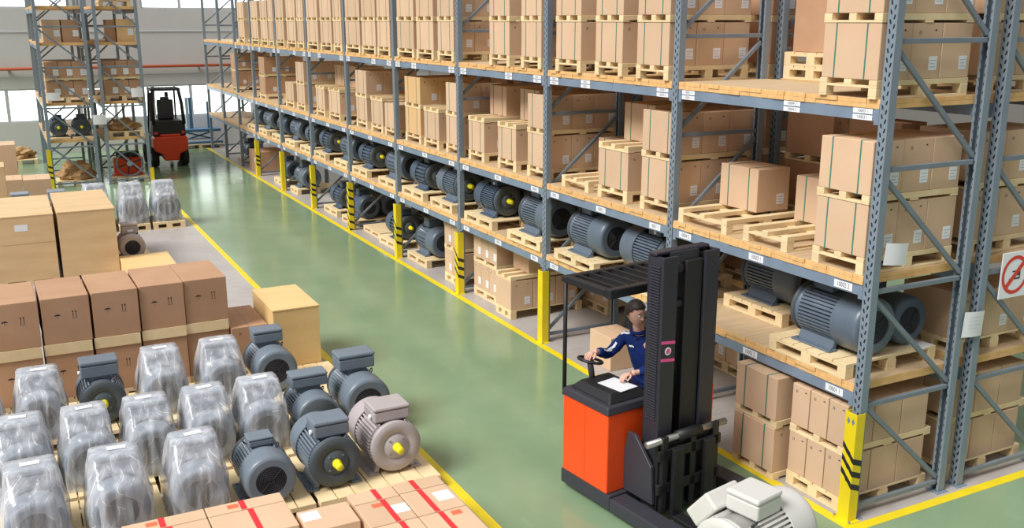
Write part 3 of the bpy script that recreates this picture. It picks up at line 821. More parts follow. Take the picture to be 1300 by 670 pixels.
for y, s in ((15.0,'left'),(16.0,'right')):
    carton((.78,y+.1,DZ[1]+.151+.458+.076),(.60,.66,.455),0,('nearer' if y < 15.5 else 'farther')+' of two upper cartons set back, sixth bay','cartons on the racks',straps=True,marks=0,slab=True)
stack(17.50,18.20,DZ[1],2,3,nm(17.5,'middle'),x0=.04,detail=False)
stack(18.50,19.26,DZ[1],1,2,nm(18.5,'middle'),x0=.04,detail=False)
stack(21.40,22.04,DZ[1],2,3,nm(21.4,'middle'),x0=.04,detail=False,m='card_brown')
stack(25.10,25.70,DZ[1],2,3,nm(25.1,'middle'),x0=.04,detail=False,m='card_brown')

# motors on the lowest shelf: (y0, y1 of the pallet, x0, which end faces the camera, variety, also one behind)
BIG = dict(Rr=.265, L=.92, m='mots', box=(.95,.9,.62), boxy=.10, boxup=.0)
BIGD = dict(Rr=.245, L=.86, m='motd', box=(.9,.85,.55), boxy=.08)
def shelf_motor(y0, y1, face, key, where, x0=-.06, back=True, zd=None, detail=True, dx=1.15, kw=None, xm=None):
    zd = DZ[0] if zd is None else zd; yc = (y0+y1)/2
    put_pallet('block', y1-y0, dx, (x0,yc,zd), 0, 'low pallet under the ' + where, detail)
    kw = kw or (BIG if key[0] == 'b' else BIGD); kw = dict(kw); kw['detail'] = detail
    rz = 0 if face == 'fan' else PI
    txt = {'fan':'with round fan cowl facing the corner','shaft':'with yellow shaft end facing the corner'}[face]
    motor(key, (xm or (x0+.36),yc-.01,zd+.145), rz, f'grey motor {where}', **kw)
    if back:
        motor('back'+str(detail), (x0+.88,yc+.03,zd+.145), rz, f'dark motor behind the {where}'.replace('behind the motor','behind'), **dict(BIGD, detail=detail, Rr=.235, L=.84))
SM = [(.16,1.14,'fan','bA','on motor shelf against the corner post',-.06,True),
      (1.57,2.50,'fan','bA','on motor shelf in the middle of the first bay',.50,False),
      (3.05,3.95,'shaft','bA','on motor shelf just behind the truck mast',-.06,True),
      (4.28,5.27,'fan','bA','on motor shelf left of the truck roof, big round cowl',-.09,True),
      (5.68,6.66,'fan','bA','on motor shelf behind the third post',-.08,True),
      (7.22,8.22,'shaft','dA','on motor shelf, third bay, yellow shaft showing',-.05,True),
      (8.72,9.64,'shaft','bA','on motor shelf, near one of the fourth bay',-.04,True),
      (9.97,10.98,'shaft','dA','on motor shelf, far one of the fourth bay',-.04,True),
      (11.33,12.25,'fan','bA','on motor shelf, near one of the fifth bay',-.04,True),
      (12.92,13.85,'shaft','dA','on motor shelf, far one of the fifth bay',-.04,True),
      (14.2,15.1,'fan','bA','on motor shelf, near one of the sixth bay',-.04,True),
      (15.75,16.65,'shaft','dA','on motor shelf, far one of the sixth bay',-.04,False),
      (16.95,17.85,'shaft','dA','on motor shelf, near one of the seventh bay',-.04,True),
      (18.35,19.25,'fan','bA','on motor shelf, far one of the seventh bay',-.04,False),
      (19.75,20.65,'fan','dA','on motor shelf, near one of the eighth bay',-.04,True),
      (21.2,22.1,'fan','bA','on motor shelf, far one of the eighth bay',-.04,False),
      (22.6,23.5,'fan','dA','on motor shelf, last before the empty end bays',-.04,False)]
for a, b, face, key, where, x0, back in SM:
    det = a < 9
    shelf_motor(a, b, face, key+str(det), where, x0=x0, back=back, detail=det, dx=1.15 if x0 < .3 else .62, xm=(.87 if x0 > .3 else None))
MB().box(-.1,.1,-.14,.14,0,.002).build('delivery_note', M['white'], None, loc=(.95,.30,DZ[0]+.1455), rot=(0,0,.3))
tag(bpy.data.objects['delivery_note'], 'white paper lying on the pallet beside the corner motors', 'paper')
# floor level
FG = 'loads standing on the floor under the rack'
def cart_row(x0, y0, n, cy, sx, z0, layers, where, tr=True, h=.43, m='card', deepn=1, detail=True, slab=True, marks=1, dx=1.1):
    """cartons side by side along the aisle on a block pallet"""
    w = n*cy+.01*(n-1)
    put_pallet('block', w, dx, (x0,y0+w/2,z0), 0, 'pallet under the ' + where, detail); z = z0+.145
    for l in range(layers):
        if l: put_pallet('tray', w, dx, (x0,y0+w/2,z), 0, 'slatted tray between the layers of the ' + where, detail); z += .076
        for i in range(n):
            for d in range(deepn):
                rn = '' if deepn == 1 else (', front' if d == 0 else ', second row')
                carton((x0+sx/2+.004+d*(sx+.01),y0+cy/2+i*(cy+.01),z),(round(cy-.004,2),sx,h),-PI/2,f'{("lower" if l==0 else "upper")} {("near","middle","far")[i]} carton{rn} of the {where}','cartons standing on the floor',m=m,slab=slab,marks=marks)
        z += h+.003
    return z
st = 'strapped stack on the floor beside the truck mast'
put_pallet('tray',.60,1.05,(-.15,1.17,0.002),0,'slatted tray on the floor under the '+st)
carton((.04,1.17,.079),(.40,.58,.46),0,'lower '+st.replace('stack','carton'),'cartons standing on the floor',straps=True,marks=1,slab=False)
put_pallet('tray',.60,1.05,(-.15,1.17,.542),0,'slatted tray between the two cartons beside the truck mast')
carton((.04,1.17,.620),(.40,.58,.43),0,'upper '+st.replace('stack','carton'),'cartons standing on the floor',straps=True,marks=0,slab=False)
for d, nmx in ((1,'lower'),(2,'upper')): carton((.46,1.17,.079 if d == 1 else .620),(.40,.58,.46 if d == 1 else .43),0,f'{nmx} inner carton of the strapped pair beside the truck mast','cartons standing on the floor',straps=False,marks=0,slab=False)
cart_row(-.055,.10,3,.222,.34,0.001,2,'floor stack behind the corner guard',slab=False,deepn=3,dx=1.12,h=.405)
z = cart_row(.14,7.45,3,.27,.46,0.001,2,'labelled floor stack, third bay',deepn=2,h=.42)
# half stack with a tray on top, third bay
put_pallet('block',.50,1.25,(.0,6.95,0.001),0,'pallet under the cartons left of the plain yellow guard')
for d in range(3): carton((.19+.39*d,6.95,.146),(.38,.50,.44),0,('front','middle','rear')[d]+' low carton left of the plain yellow guard','cartons standing on the floor',marks=1,slab=True)
put_pallet('tray',.50,1.25,(.0,6.95,.589),0,'slatted tray on the low cartons left of the plain guard')
for d, nmx in ((0,'front'),(1,'rear')): carton((.55+.46*d,7.0,.666),(.44,.50,.42),0,nmx+' upper carton on the tray left of the plain guard','cartons standing on the floor',marks=0,slab=True)
cart_row(.08,8.72,2,.30,.46,0.001,2,'floor stack just beyond the striped guard, fourth bay',deepn=2,h=.42)
carton((.32,4.40,0.001),(.42,.50,.44),0,'single carton on the floor behind the truck driver','cartons standing on the floor',marks=0,slab=False)
def floor_motor(y0,y1,face,where,x0=.08,key='dA',back=True,detail=False,dx=1.1):
    shelf_motor(y0,y1,face,key+str(detail),where,x0=x0,back=back,zd=.001,detail=detail,dx=dx)
floor_motor(10.15,11.10,'fan','on the floor, near one of the fourth bay',key='bA',detail=False)
floor_motor(11.75,12.65,'shaft','on the floor, near one of the fifth bay',key='dA')
floor_motor(14.18,15.10,'fan','on the floor behind the fully striped guard',key='dA')
floor_motor(15.45,16.45,'shaft','on the floor, far one of the sixth bay',key='dA')
floor_motor(18.75,19.45,'fan','on the floor, far one of the seventh bay',key='bA',back=False)
floor_motor(20.3,21.15,'fan','on the floor, eighth bay, dark',key='dA',back=False)
floor_motor(24.95,25.8,'fan','on the floor near the far end of the rack',key='dA',back=False)
o = place(('bigpal',), lambda: tag(block_pallet(1.0,1.0,False,.12),None,'pallet'),(.16,13.35,.001),0,'wide flat pallet, empty, on the floor in the fifth bay','pallet',PG)
o = MB().box(0,1.0,0,1.0,0,.62).build('brown_crate', M['card_brown'], None, bevel=.01, loc=(.02,22.85,.001)); tag(o,'large brown box on the floor behind the farthest striped guard','box')
MB().box(-.006,0,.10,.30,.30,.44).build('shipping_label', M['lab'], o)
# papers and sign at the rack end
def paper(name, label, loc, w, h, rz=0, tilt=0, curl=.012, m='white'):
    mb = MB(); n = 8; vs = []
    for j in range(2):
        for i in range(n+1):
            x = (i/n-.5)*w; vs.append((x, -curl*math.sin(PI*i/n)*1.2 - (.0012 if 0 else 0), (j-.5)*h))
    k = len(vs); vs += [(a,b+.0012,c) for a,b,c in vs]
    fs = [(i,i+1,n+2+i,n+1+i) for i in range(n)]+[(k+i+1,k+i,k+n+1+i,k+n+2+i) for i in range(n)]
    fs += [(0,n+1,k+n+1,k),(n,k+n,k+2*n+1,2*n+1)]
    mb.add(vs, fs, 0)
    for r_ in range(5):
        z = h*(.32-.14*r_); mb.box(-w*.36,w*(.10+.07*((r_*3)%4)),-curl-.004,-curl-.0035+.0,z,z+.006,1) if False else None
    o = mb.build(name, M[m], None); o.location = loc; o.rotation_euler = (0,tilt,rz); return o
o = paper('hanging_notice','', (.17,-.062,2.44), .27, .19, 0, R(6)); tag(o,'blank white sheet hung on the near corner post of the rack','paper')
o = paper('hanging_notice','', (1.27,-.066,1.66), .27, .24, 0, R(4)); tag(o,'white notice taped across the gap between the two racks','paper')
for i in range(4): MB().box(-.09,.05+.01*(i%3),-.0205,-.0195,.07-.035*i,.073-.035*i).build('printed_line', M['inkb'], o)
sg = empty('prohibition_sign','square white sign with a red crossed-out circle at the right edge','sign',(1.80,-.045,2.06))
MB().box(-.20,.20,-.004,.004,-.22,.22).build('sign_board', M['lab'], sg, bevel=.002)
mb = MB(); mb.lathe([(.185,-.0062),(.150,-.0062)],(0,0,0),'Y',40,smooth=False); 
mb.add([(-.128,-.0066,-.095),(-.095,-.0066,-.128),(.128,-.0066,.095),(.095,-.0066,.128)],[(0,1,2,3)])
mb.build('prohibition_ring', M['signr'], sg)
mb = MB()      # a pictogram of a lifted tray seen under the bar
for q in ((-.075,.06,-.045,-.030),(.06,.075,-.045,.035),(-.04,.035,.028,.040),(.03,.06,-.01,.03),(-.085,-.06,-.06,-.045)):
    mb.add([(q[0],-.0058,q[2]),(q[1],-.0058,q[2]),(q[1],-.0058,q[3]),(q[0],-.0058,q[3])],[(0,1,2,3)])
mb.build('pictogram', M['ink'], sg)
# second rack: cartons seen past and through the first
R2 = 'cartons on the second rack'
def stack2(y0, y1, zd, layers, deep, where, x0=1.40, m='card_brown', marks=1, h=.455, legs=True, detail=False):
    w = round(y1-y0,2); yc = (y0+y1)/2; z = zd
    put_pallet('leg' if legs else 'block',w,1.10,(x0-.05,yc,z),0,'pallet under the '+where,detail); z += .151 if legs else .145
    for l in range(layers):
        if l: put_pallet('tray',w,1.10,(x0-.05,yc,z),0,'tray between the layers of the '+where,detail); z += .076
        for d in range(deep):
            carton((x0+.135+d*.3645,yc,z),(.36,w-.012,h),0,f'{("lower","upper")[l]} {("front","middle","rear")[d]} carton of the {where}',R2,m=m if y0 > .5 else 'card',straps=False,marks=marks,slab=True)
        z += h+.003
s2 = 'stack on the second rack'
for b in range(4):
    for j, (a, c) in enumerate(((.14,.82),(1.02,1.70),(1.90,2.60))):
        y0 = b*2.8+a; y1 = b*2.8+c; pos = POSN[j]
        if not (b == 0 and j == 2): stack2(y0,y1,DZ[2],2,3 if (b == 0 and j == 0) else 1,f'{pos} top-shelf {s2}, {ORD[b]} bay',detail=(b==0 and j==0))
        stack2(y0,y1,DZ[1],2,3 if (b == 0 and j == 0) else 1,f'{pos} middle-shelf {s2}, {ORD[b]} bay',detail=(b==0 and j==0))
        if b > 0: stack2(y0,y1,DZ[0],1,1,f'{pos} low-shelf {s2}, {ORD[b]} bay')
stack2(.14,.82,DZ[0],1,3,'near low-shelf '+s2+', first bay',legs=False,detail=True)
cart_row(1.34,.12,2,.33,.34,0.001,2,'near floor stack of the second rack',slab=False,deepn=3,h=.42,dx=1.14)
for b, a in ((0,1.4),(1,.3),(2,.6),(2,1.6)):
    cart_row(1.40,b*2.8+a,2,.36,.46,0.001,1 if b != 2 else 2,f'{"near" if a<1.5 else "far"} floor stack of the second rack, {ORD[b]} bay',slab=True,h=.42,detail=False)
# two spare pallets with a lone dark carton on the second rack, top shelf, first bay
for i in range(2): put_pallet('block',.8,1.1,(1.36,2.32,DZ[2]+.1455*i),0,('bottom','top')[i]+' one of two pallets stacked on the second rack, top shelf',False)
carton((1.66,2.32,DZ[2]+.292),(.50,.66,.60),0,'tall brown carton on two stacked pallets, second rack, top shelf',R2,m='card_brown',marks=0,slab=True)
o = None
# ------------------------------------------------------------------ storage bay on the left
LP = 'low pallets in the storage bay'
def bay_pallet(x0, x1, yc, dy, label, detail=True):
    # boards run along the aisle
    w = round(x1-x0,2)
    return place(('block',w,round(dy,2),detail), lambda: tag(block_pallet(w,dy,detail),None,'pallet'), ((x0+x1)/2,yc+dy/2,.0), -PI/2, label, 'pallet', LP)
for r_, (yc, rn) in enumerate(((2.74,'front'),(3.86,'middle'),(5.30,'back'))):
    for i, (a, b) in enumerate(((-4.26,-3.08),(-5.48,-4.30),(-6.70,-5.52),(-7.92,-6.74))):
        if r_ == 0 or i < 3 or r_ == 2:
            bay_pallet(a, b, yc, 1.05, f'{("rightmost","second","third","leftmost")[i]} low pallet under the {rn} row of motors')
PZ = .1445
WR = dict(Rr=.235, L=.70, m='motl', box=(1.5,1.0,.80), boxy=.0, boxup=.12)
def wrapped(x, y, label, seed, rz=0, key='w', sc=1.0, z=PZ, **kw):
    k = dict(WR); k.update(kw)
    o = motor(key, (x,y,z), rz, label, 'motors wrapped in clear film', **k)
    wm = wrap_mesh(k['Rr'], k['L'], seed, k['box'], k['boxy'], k['boxup'], 1.10 if not 3.5 < y < 4.2 else 1.07)
    inst('plastic_wrap', wm, o)
    Hc = k['Rr']*1.06; zt = Hc+.86*k['Rr']+k['boxup']*k['Rr']+k['box'][2]*k['Rr']
    rd = random.Random(seed)
    MB().box(-.075,.075,-.035,.035,0,.0015).build('paper_label', M['lab'], o, loc=(rd.uniform(-.02,.03), k['boxy']*k['L']+rd.uniform(-.03,.02), zt+.012), rot=(0,0,rd.uniform(-.1,.1)))
    return o
# the first wrapped one is copied for its inner motor only, so keep the proto clean
PROTO_W = motor('w', (-6.54,2.71,PZ), 0, 'x', 'motors wrapped in clear film', **WR)
KIDS.clear()
for ch in [c for c in bpy.data.objects if c.parent == PROTO_W]: KIDS[PROTO_W.name] = [c for c in bpy.data.objects if c.parent == PROTO_W]
WL = [(-5.90,2.76,'film-wrapped motor in the front row, right behind the red-taped cartons, second from left'),
      (-5.25,2.78,'film-wrapped motor in the front row, next to the bare motor with dark round grille'),
      (-6.60,3.88,'film-wrapped motor, leftmost of the middle row'),
      (-6.05,3.87,'film-wrapped motor, second from left in the middle row'),
      (-5.50,3.87,'film-wrapped motor, third from left in the middle row'),
      (-4.95,3.88,'film-wrapped motor, fourth from left in the middle row'),
      (-4.41,3.90,'film-wrapped motor in the middle row, right end, beside bare grey motor'),
      (-7.0,5.1,'film-wrapped motor cut off by the left picture edge, back row'),
      (-6.40,5.22,'film-wrapped motor in the back row, left of the bare yellow-shaft motor'),
      (-5.16,5.36,'film-wrapped motor in the back row, right of the bare yellow-shaft motor'),
      (-4.52,5.36,'film-wrapped motor in the back row before the rightmost stacked carton')]
for i, (x, y, lab) in enumerate(WL): wrapped(x, y-.07, lab, i*3+2)
# dress the first one as well
PROTO_W['label'] = 'film-wrapped motor at the lower left corner, front row'
def dress(o, k, seed):
    inst('plastic_wrap', wrap_mesh(k['Rr'], k['L'], seed, k['box'], k['boxy'], k['boxup']), o)
    zt = k['Rr']*(1.06+.86+k['boxup']+k['box'][2]); MB().box(-.075,.075,-.035,.035,0,.0015).build('paper_label', M['lab'], o, loc=(0,k['boxy']*k['L'],zt+.012))
dress(PROTO_W, WR, 77)
UG = 'bare motors in the storage bay'
motor('u1',(-5.80,5.22,PZ),PI,'bare grey motor with yellow shaft among wrapped ones, back row',UG,Rr=.245,L=.68,m='mot',box=(1.55,1.0,.75),boxy=-.02,boxup=.10)
motor('u2',(-3.93,5.38,PZ),0,'bare grey motor in front of the pale plywood crate',UG,Rr=.255,L=.74,m='mot',box=(1.35,.95,.60),boxy=.10,boxup=.14)
motor('u3',(-3.87,3.88,PZ),0,'bare grey motor with a plain closed end plate, middle row',UG,Rr=.230,L=.70,m='mot',box=(1.65,.95,.62),boxy=.06,boxup=.18,plain_cap=True)
motor('u4',(-3.30,4.02,PZ),0,'bare grey motor beside the yellow line with big raised terminal box',UG,Rr=.26,L=.80,m='mot',box=(1.55,1.0,.68),boxy=.10,boxup=.12)
motor('u5',(-4.05,2.70,PZ),PI,'bare grey motor in the front row with dark flange and yellow shaft',UG,Rr=.255,L=.80,m='mot',box=(1.3,1.05,.62),boxy=.12,boxup=.02)
motor('u6',(-3.44,2.76,PZ),PI,'beige motor with beige flange and yellow shaft beside the yellow line',UG,Rr=.265,L=.82,m='motb',box=(1.35,1.15,.55),boxy=.10,boxup=.0)
motor('u7',(-4.66,2.68,PZ),0,'bare grey motor with small lid box behind the red-taped cartons',UG,Rr=.235,L=.70,m='mot',box=(.95,.8,.35),boxy=.10,boxup=.0)
# stacked cartons with umbrella and arrow marks
BG = 'cartons with umbrella and arrow marks'
cx = [-6.85,-6.30,-5.775,-5.24,-4.73,-4.49]
cols = [(-6.83,5.93),(-6.30,5.95),(-5.77,5.97),(-5.235,6.02),(-4.74,6.05),(-4.225,6.06)]
names = ['leftmost, cut by the picture edge','second from left','middle','fourth from left','rightmost']
for i in range(5):
    x = [-6.575,-6.045,-5.52,-4.995,-4.49][i]; y = [5.96,5.98,6.0,6.04,6.07][i]
    rz = [.02,.025,.03,.015,.02][i]
    bay_pallet(x-.25,x+.25,y+.475,.95,f'low pallet under the marked cartons, {names[i]}',False)
    carton((x,y+.475,PZ),(.50,.94,.535),rz*.4,f'lower marked carton, {names[i]}',BG,m='card_brown',marks=2,slab=False)
    put_pallet('tray',.50,.95,(x,y,PZ+.539),PI/2,f'slatted tray between the marked cartons, {names[i]}')
    # boards of the tray facing the viewer
    if i == 0: MB().box(-.25,.25,-.012,0,0,.125).build('front_board', M['pal'], [q for q in bpy.data.objects if q.get('label','')==f'slatted tray between the marked cartons, {names[i]}'][0], loc=(-.003,0,0), rot=(0,0,-PI/2))
    carton((x,y+.475,PZ+.6645),(.50,.95,.535),rz,f'upper marked carton, {names[i]}',BG,m='card_brown',marks=2,slab=False)
carton((-3.995,6.52,PZ),(.45,.94,.535),.0,'low marked carton between the stack and the plywood crate',BG,m='card_brown',marks=1,slab=False)
bay_pallet(-4.22,-3.765,6.52,.95,'low pallet under the single low carton beside the plywood crate',False)
# crates
def crate(name, label, x0, x1, y0, y1, z0, z1, m, lab=False, seam=None, group='wooden crates', battens=True):
    root = empty(name, label, 'crate', ((x0+x1)/2,y0,z0), 0, group); w = x1-x0; d = y1-y0; h = z1-z0
    if battens:
        for a in (-w/2+.02,-.05,w/2-.12): MB().box(a,a+.10,0,d,0,.08).build('skid', M['pal'], root)
        zb = .08
    else: zb = 0
    mb = MB(); mb.box(-w/2,w/2,0,.018,zb,h-.02); mb.box(-w/2,w/2,d-.018,d,zb,h-.02); mb.box(-w/2,-w/2+.018,.019,d-.019,zb,h-.02); mb.box(w/2-.018,w/2,.019,d-.019,zb,h-.02); mb.box(-w/2+.018,w/2-.018,.018,d-.018,zb,zb+.018)
    mb.build('crate_walls', M[m], root, bevel=.002)
    MB().box(-w/2-.006,w/2+.006,-.006,d+.006,h-.019,h).build('crate_lid', M[m], root, bevel=.002)
    if seam: MB().box(-w/2,w/2,-.002,-.0002,seam,seam+.005).build('panel_seam', M['card_edge'], root)
    rd = random.Random(int(x0*100)); mb = MB()
    for i in range(9): 
        a, b = rd.uniform(-w/2+.05,w/2-.05), rd.uniform(zb+.05,h-.05); mb.tube([(a,.001,b),(a,-.0025,b)],.004,6)
    mb.build('nail_head', M['steel'], root)
    if lab: MB().box(-.14,.06,-.003,-.0005,h-.26,h-.15).build('shipping_label', M['lab'], root)
    return root
crate('plywood_crate','large pale plywood crate at the left edge with a white label',-6.78,-5.86,12.2,14.25,0,1.20,'ply',True,.72)
crate('plywood_crate','large pale plywood crate, right one of two, beside small grey motor',-5.80,-4.89,12.2,14.35,0,1.21,'ply')
crate('plywood_crate','smooth yellowish plywood crate at the yellow floor line',-3.745,-3.165,5.835,6.93,0,.90,'crate')
crate('flat_crate','flat low wooden crate on the floor behind the marked cartons',-4.875,-4.06,11.1,12.4,0,.30,'crate',battens=False)
# red taped cartons in the foreground
TG = 'cartons closed with red tape'
def taped(x0,x1,y0,y1,label,tape=True,tx=None,sticker=None,paperq=None,h=.275):
    o = MB().box(-(x1-x0)/2,(x1-x0)/2,0,y1-y0,0,h).build('cardboard_carton', M['card'], None, bevel=.007, bseg=2, loc=((x0+x1)/2,y0,PZ)); w = x1-x0; d = y1-y0
    tag(o,label,'carton',TG)
    t = h+.0006; xx = tx if tx is not None else 0
    if tape:
        mb = MB(); n = 10; sl = .0
        mb.box(xx-.024,xx+.024,.004,d-.004,t,t+.001); mb.box(xx-.024,xx+.024,-.0015,-.0003,h-.10,h-.004)
        mb.build('red_tape', M['redt'], o)
    if sticker: MB().box(sticker[0]-.045,sticker[0]+.045,sticker[1]-.035,sticker[1]+.035,t,t+.0008).build('orange_sticker', M['oran'], o)
    if paperq: MB().box(paperq[0]-paperq[2]/2,paperq[0]+paperq[2]/2,paperq[1]-paperq[3]/2,paperq[1]+paperq[3]/2,t+.0002,t+.0012).build('white_label', M['lab'], o)
    return o
taped(-4.17,-3.765,1.52,1.72,'narrow red-taped carton at the back of the left pair, bottom edge of the picture',tx=.03)
taped(-3.755,-3.33,1.54,1.73,'narrow red-taped carton before the beige motor',tx=-.04)
taped(-4.17,-3.765,1.10,1.51,'red-taped carton with an orange sticker and white label, left pair',tx=.04,sticker=(-.03,.33),paperq=(.13,.20,.13,.15))
taped(-3.755,-3.33,1.10,1.53,'red-taped carton with a large white label beside the yellow line',tx=-.04,paperq=(.11,.24,.15,.17))
taped(-4.17,-3.765,.66,1.09,'red-taped carton at the bottom edge, left of the nearest one',tx=.05)
taped(-3.755,-3.33,.66,1.09,'nearest red-taped carton at the bottom edge with orange sticker',tx=-.03,sticker=(.09,.36))
bay_pallet(-4.18,-3.32,1.19,1.08,'low pallet under the red-taped cartons at the right')
taped(-4.63,-4.20,1.26,1.63,'carton with a white label between the two taped groups',tape=False,paperq=(-.13,.25,.15,.15))
bay_pallet(-4.64,-4.19,1.40,.48,'small low pallet under the untaped carton',False)
taped(-5.29,-4.66,1.88,2.05,'narrow red-taped carton before the bare motor with dark grille',tx=-.02,sticker=(-.10,.09))
taped(-5.29,-4.66,1.42,1.87,'wide red-taped carton at the bottom, right of the left group',tx=.02)
taped(-5.94,-5.30,1.88,2.05,'narrow red-taped carton before the wrapped motors',tx=-.02,sticker=(-.10,.09))
taped(-5.94,-5.30,1.42,1.87,'wide red-taped carton at the bottom, far left of the group',tx=.02)
bay_pallet(-5.95,-4.66,1.74,.66,'low pallet under the wide red-taped cartons')
# small items behind
bay_pallet(-4.875,-4.275,13.0,1.0,'low pallet under the small light grey motor',False)
motor('u8',(-4.61,12.95,PZ),0,'light grey motor behind the flat crate, round fan grille facing',UG,Rr=.23,L=.68,m='motb',box=(1.2,1.0,.8),boxy=-.04,boxup=.10)
MB().box(-.05,.05,-.004,0,0,.045).build('name_plate', M['lab'], bpy.data.objects[[o.name for o in bpy.data.objects if o.get('label','').startswith('light grey motor behind')][0]], loc=(0,-.16,.50))
bay_pallet(-4.50,-3.88,16.5,1.05,'low pallet under the left one of two distant wrapped motors',False)
bay_pallet(-3.82,-3.16,16.5,1.05,'low pallet under the right one of two distant wrapped motors',False)
WF = dict(Rr=.285, L=.80, m='motl', box=(1.35,1.0,.75), boxy=.0, boxup=.25, detail=False)
for x, lab, s in ((-4.17,'distant wrapped motor, left of two, before the far rack',51),(-3.50,'distant wrapped motor, right of two, beside the yellow line',52)):
    o = motor('wf'+str(s), (x,16.45,PZ), 0, lab, 'motors wrapped in clear film', **WF); dress(o, WF, s)
for x, y, lab, s in ((-4.88,16.6,'wrapped motor whose top shows behind the right large crate',53),):
    bay_pallet(-5.20,-4.56,y,1.05,'low pallet behind the right large crate',False)
    o = motor('wf'+str(s), (x,y,PZ), 0, lab, 'motors wrapped in clear film', **WF); dress(o, WF, s)
for x, y, lab in ((-5.62,16.3,'motor with pale lid showing just above the large crates, right'),(-6.30,16.3,'motor with pale lid showing just above the large crate, left')):
    bay_pallet(x-.33,x+.33,y,1.05,('left' if x < -6 else 'right')+' low pallet hidden behind the left large crate',False)
    motor('lid', (x,y,PZ), 0, lab, UG, Rr=.26, L=.8, m='motl', box=(1.3,1.2,.75), boxy=0, boxup=.45, detail=False)
FG2 = 'plain cartons at the back left'
def plain(x0,x1,y0,y1,z0,z1,label,m='card',lab=None):
    o = carton(((x0+x1)/2,(y0+y1)/2,z0),(x1-x0,y1-y0,z1-z0),0,label,FG2,m=m,marks=0,slab=lab is not None)
    return o
bay_pallet(-6.60,-5.55,19.0,1.0,'low pallet under the plain cartons at the back left',False)
plain(-6.56,-6.20,18.55,19.35,PZ,.90,'plain carton at the back left, beside the labelled one','card',1)
plain(-6.19,-5.62,18.55,19.35,PZ,.88,'plain carton with a white label at the back left',lab=1)
bay_pallet(-6.95,-6.22,20.2,1.0,'low pallet under the tall carton at the left edge',False)
plain(-6.93,-6.25,19.8,20.6,PZ,1.55,'tall plain carton at the left picture edge',lab=1)
bay_pallet(-7.1,-6.50,17.45,.9,'low pallet under the light box at the left edge',False)
plain(-7.08,-6.52,17.1,17.9,PZ,1.40,'light box cut by the left picture edge','ply')
# pallet with paper and scrap by the end wall
MBp = place(('block',1.1,1.0,False), lambda: tag(block_pallet(1.1,1.0,False),None,'pallet'), (-6.62,28.6,0), 0,'pallet with crumpled paper by the end wall','pallet')
def crumple(name, label, loc, size, seed, m='kraft', cat='wrapping paper', sub=4):
    bm = bmesh.new(); bmesh.ops.create_icosphere(bm, subdivisions=sub, radius=1)
    for v in bm.verts:
        n = noise.noise(v.co*1.7+Vector((seed,0,0)))*.45+noise.noise(v.co*4+Vector((0,seed,0)))*.22+abs(noise.noise(v.co*8+Vector((0,0,seed))))*.12
        p = v.co*(1+n); v.co = Vector((p.x*size[0], p.y*size[1], max(0,(p.z+.55))*size[2]))
    me = bpy.data.meshes.new(name); bm.to_mesh(me); bm.free(); me.materials.append(M[m])
    o = bpy.data.objects.new(name, me); COL.objects.link(o); o.location = loc; return tag(o, label, cat)
crumple('paper_bundle','crumpled brown paper heap on a pallet by the end wall',(-6.10,28.6,.145),(.42,.40,.20),3.3)
o = MB().box(-.4,.1,-.3,.3,0,.05).build('board_stack', M['lblue'], None, bevel=.004, loc=(-6.45,27.6,.0)); tag(o,'flat grey-white panel leaning low by the end wall','panel')

# ------------------------------------------------------------------ far racks
def far_cart(x0, n, cw, z, layers, where, h=.42, m='card_brown'):
    W = n*cw; put_pallet('leg' if 0 else 'block',.8,round(W,2),(x0,23.32,z),0,'pallet under the '+where,False); z += .145
    for l in range(layers):
        if l: put_pallet('tray',.8,round(W,2),(x0,23.32,z),0,'tray between the layers of the '+where,False); z += .076
        for i in range(n): carton((x0+cw/2+i*cw,23.32,z),(cw-.012,.76,h),0,f'{("lower","upper")[l]} {("left","middle","right")[i]} carton, {where}','cartons on the far racks',m=m,marks=0,slab=True,lab=(.085,.06))
        z += h+.003
far_cart(-5.34,3,.335,LDZ[1],2,'left far rack, level above motors')
far_cart(-3.90,3,.31,LDZ[1],2,'right far rack, level above scrap')
carton((-5.06,23.3,LDZ[2]),(.44,.7,.58),0,'light carton, upper level of the left far rack','cartons on the far racks',m='card',marks=0,slab=True,lab=(.085,.15))
carton((-4.60,23.3,LDZ[2]),(.42,.7,.58),0,'dark brown carton, upper level of the left far rack','cartons on the far racks',m='card_brown',marks=0,slab=True,lab=(.085,.15))
carton((-3.60,23.4,LDZ[2]),(.22,.7,.58),0,'narrow dark carton, upper level of the right far rack','cartons on the far racks',m='card_brown',marks=0,slab=False)
carton((-3.24,23.3,LDZ[2]),(.46,.7,.60),0,'yellowish carton, upper level of the right far rack','cartons on the far racks',m='card_gold',marks=0,slab=True,lab=(.085,.18))
for x0, w, s in ((-3.85,.8,'right'),):
    put_pallet('block',.8,w,(x0,23.32,LDZ[3]),0,'pallet on the topmost visible level of the right far rack',False)
    for i in range(2): carton((x0+.22+.40*i,23.3,LDZ[3]+.145),(.34,.6,.30),0,('left','right')[i]+' brown carton on the topmost level of the far rack','cartons on the far racks',m='card_brown',marks=0,slab=True,lab=(.09,.04))
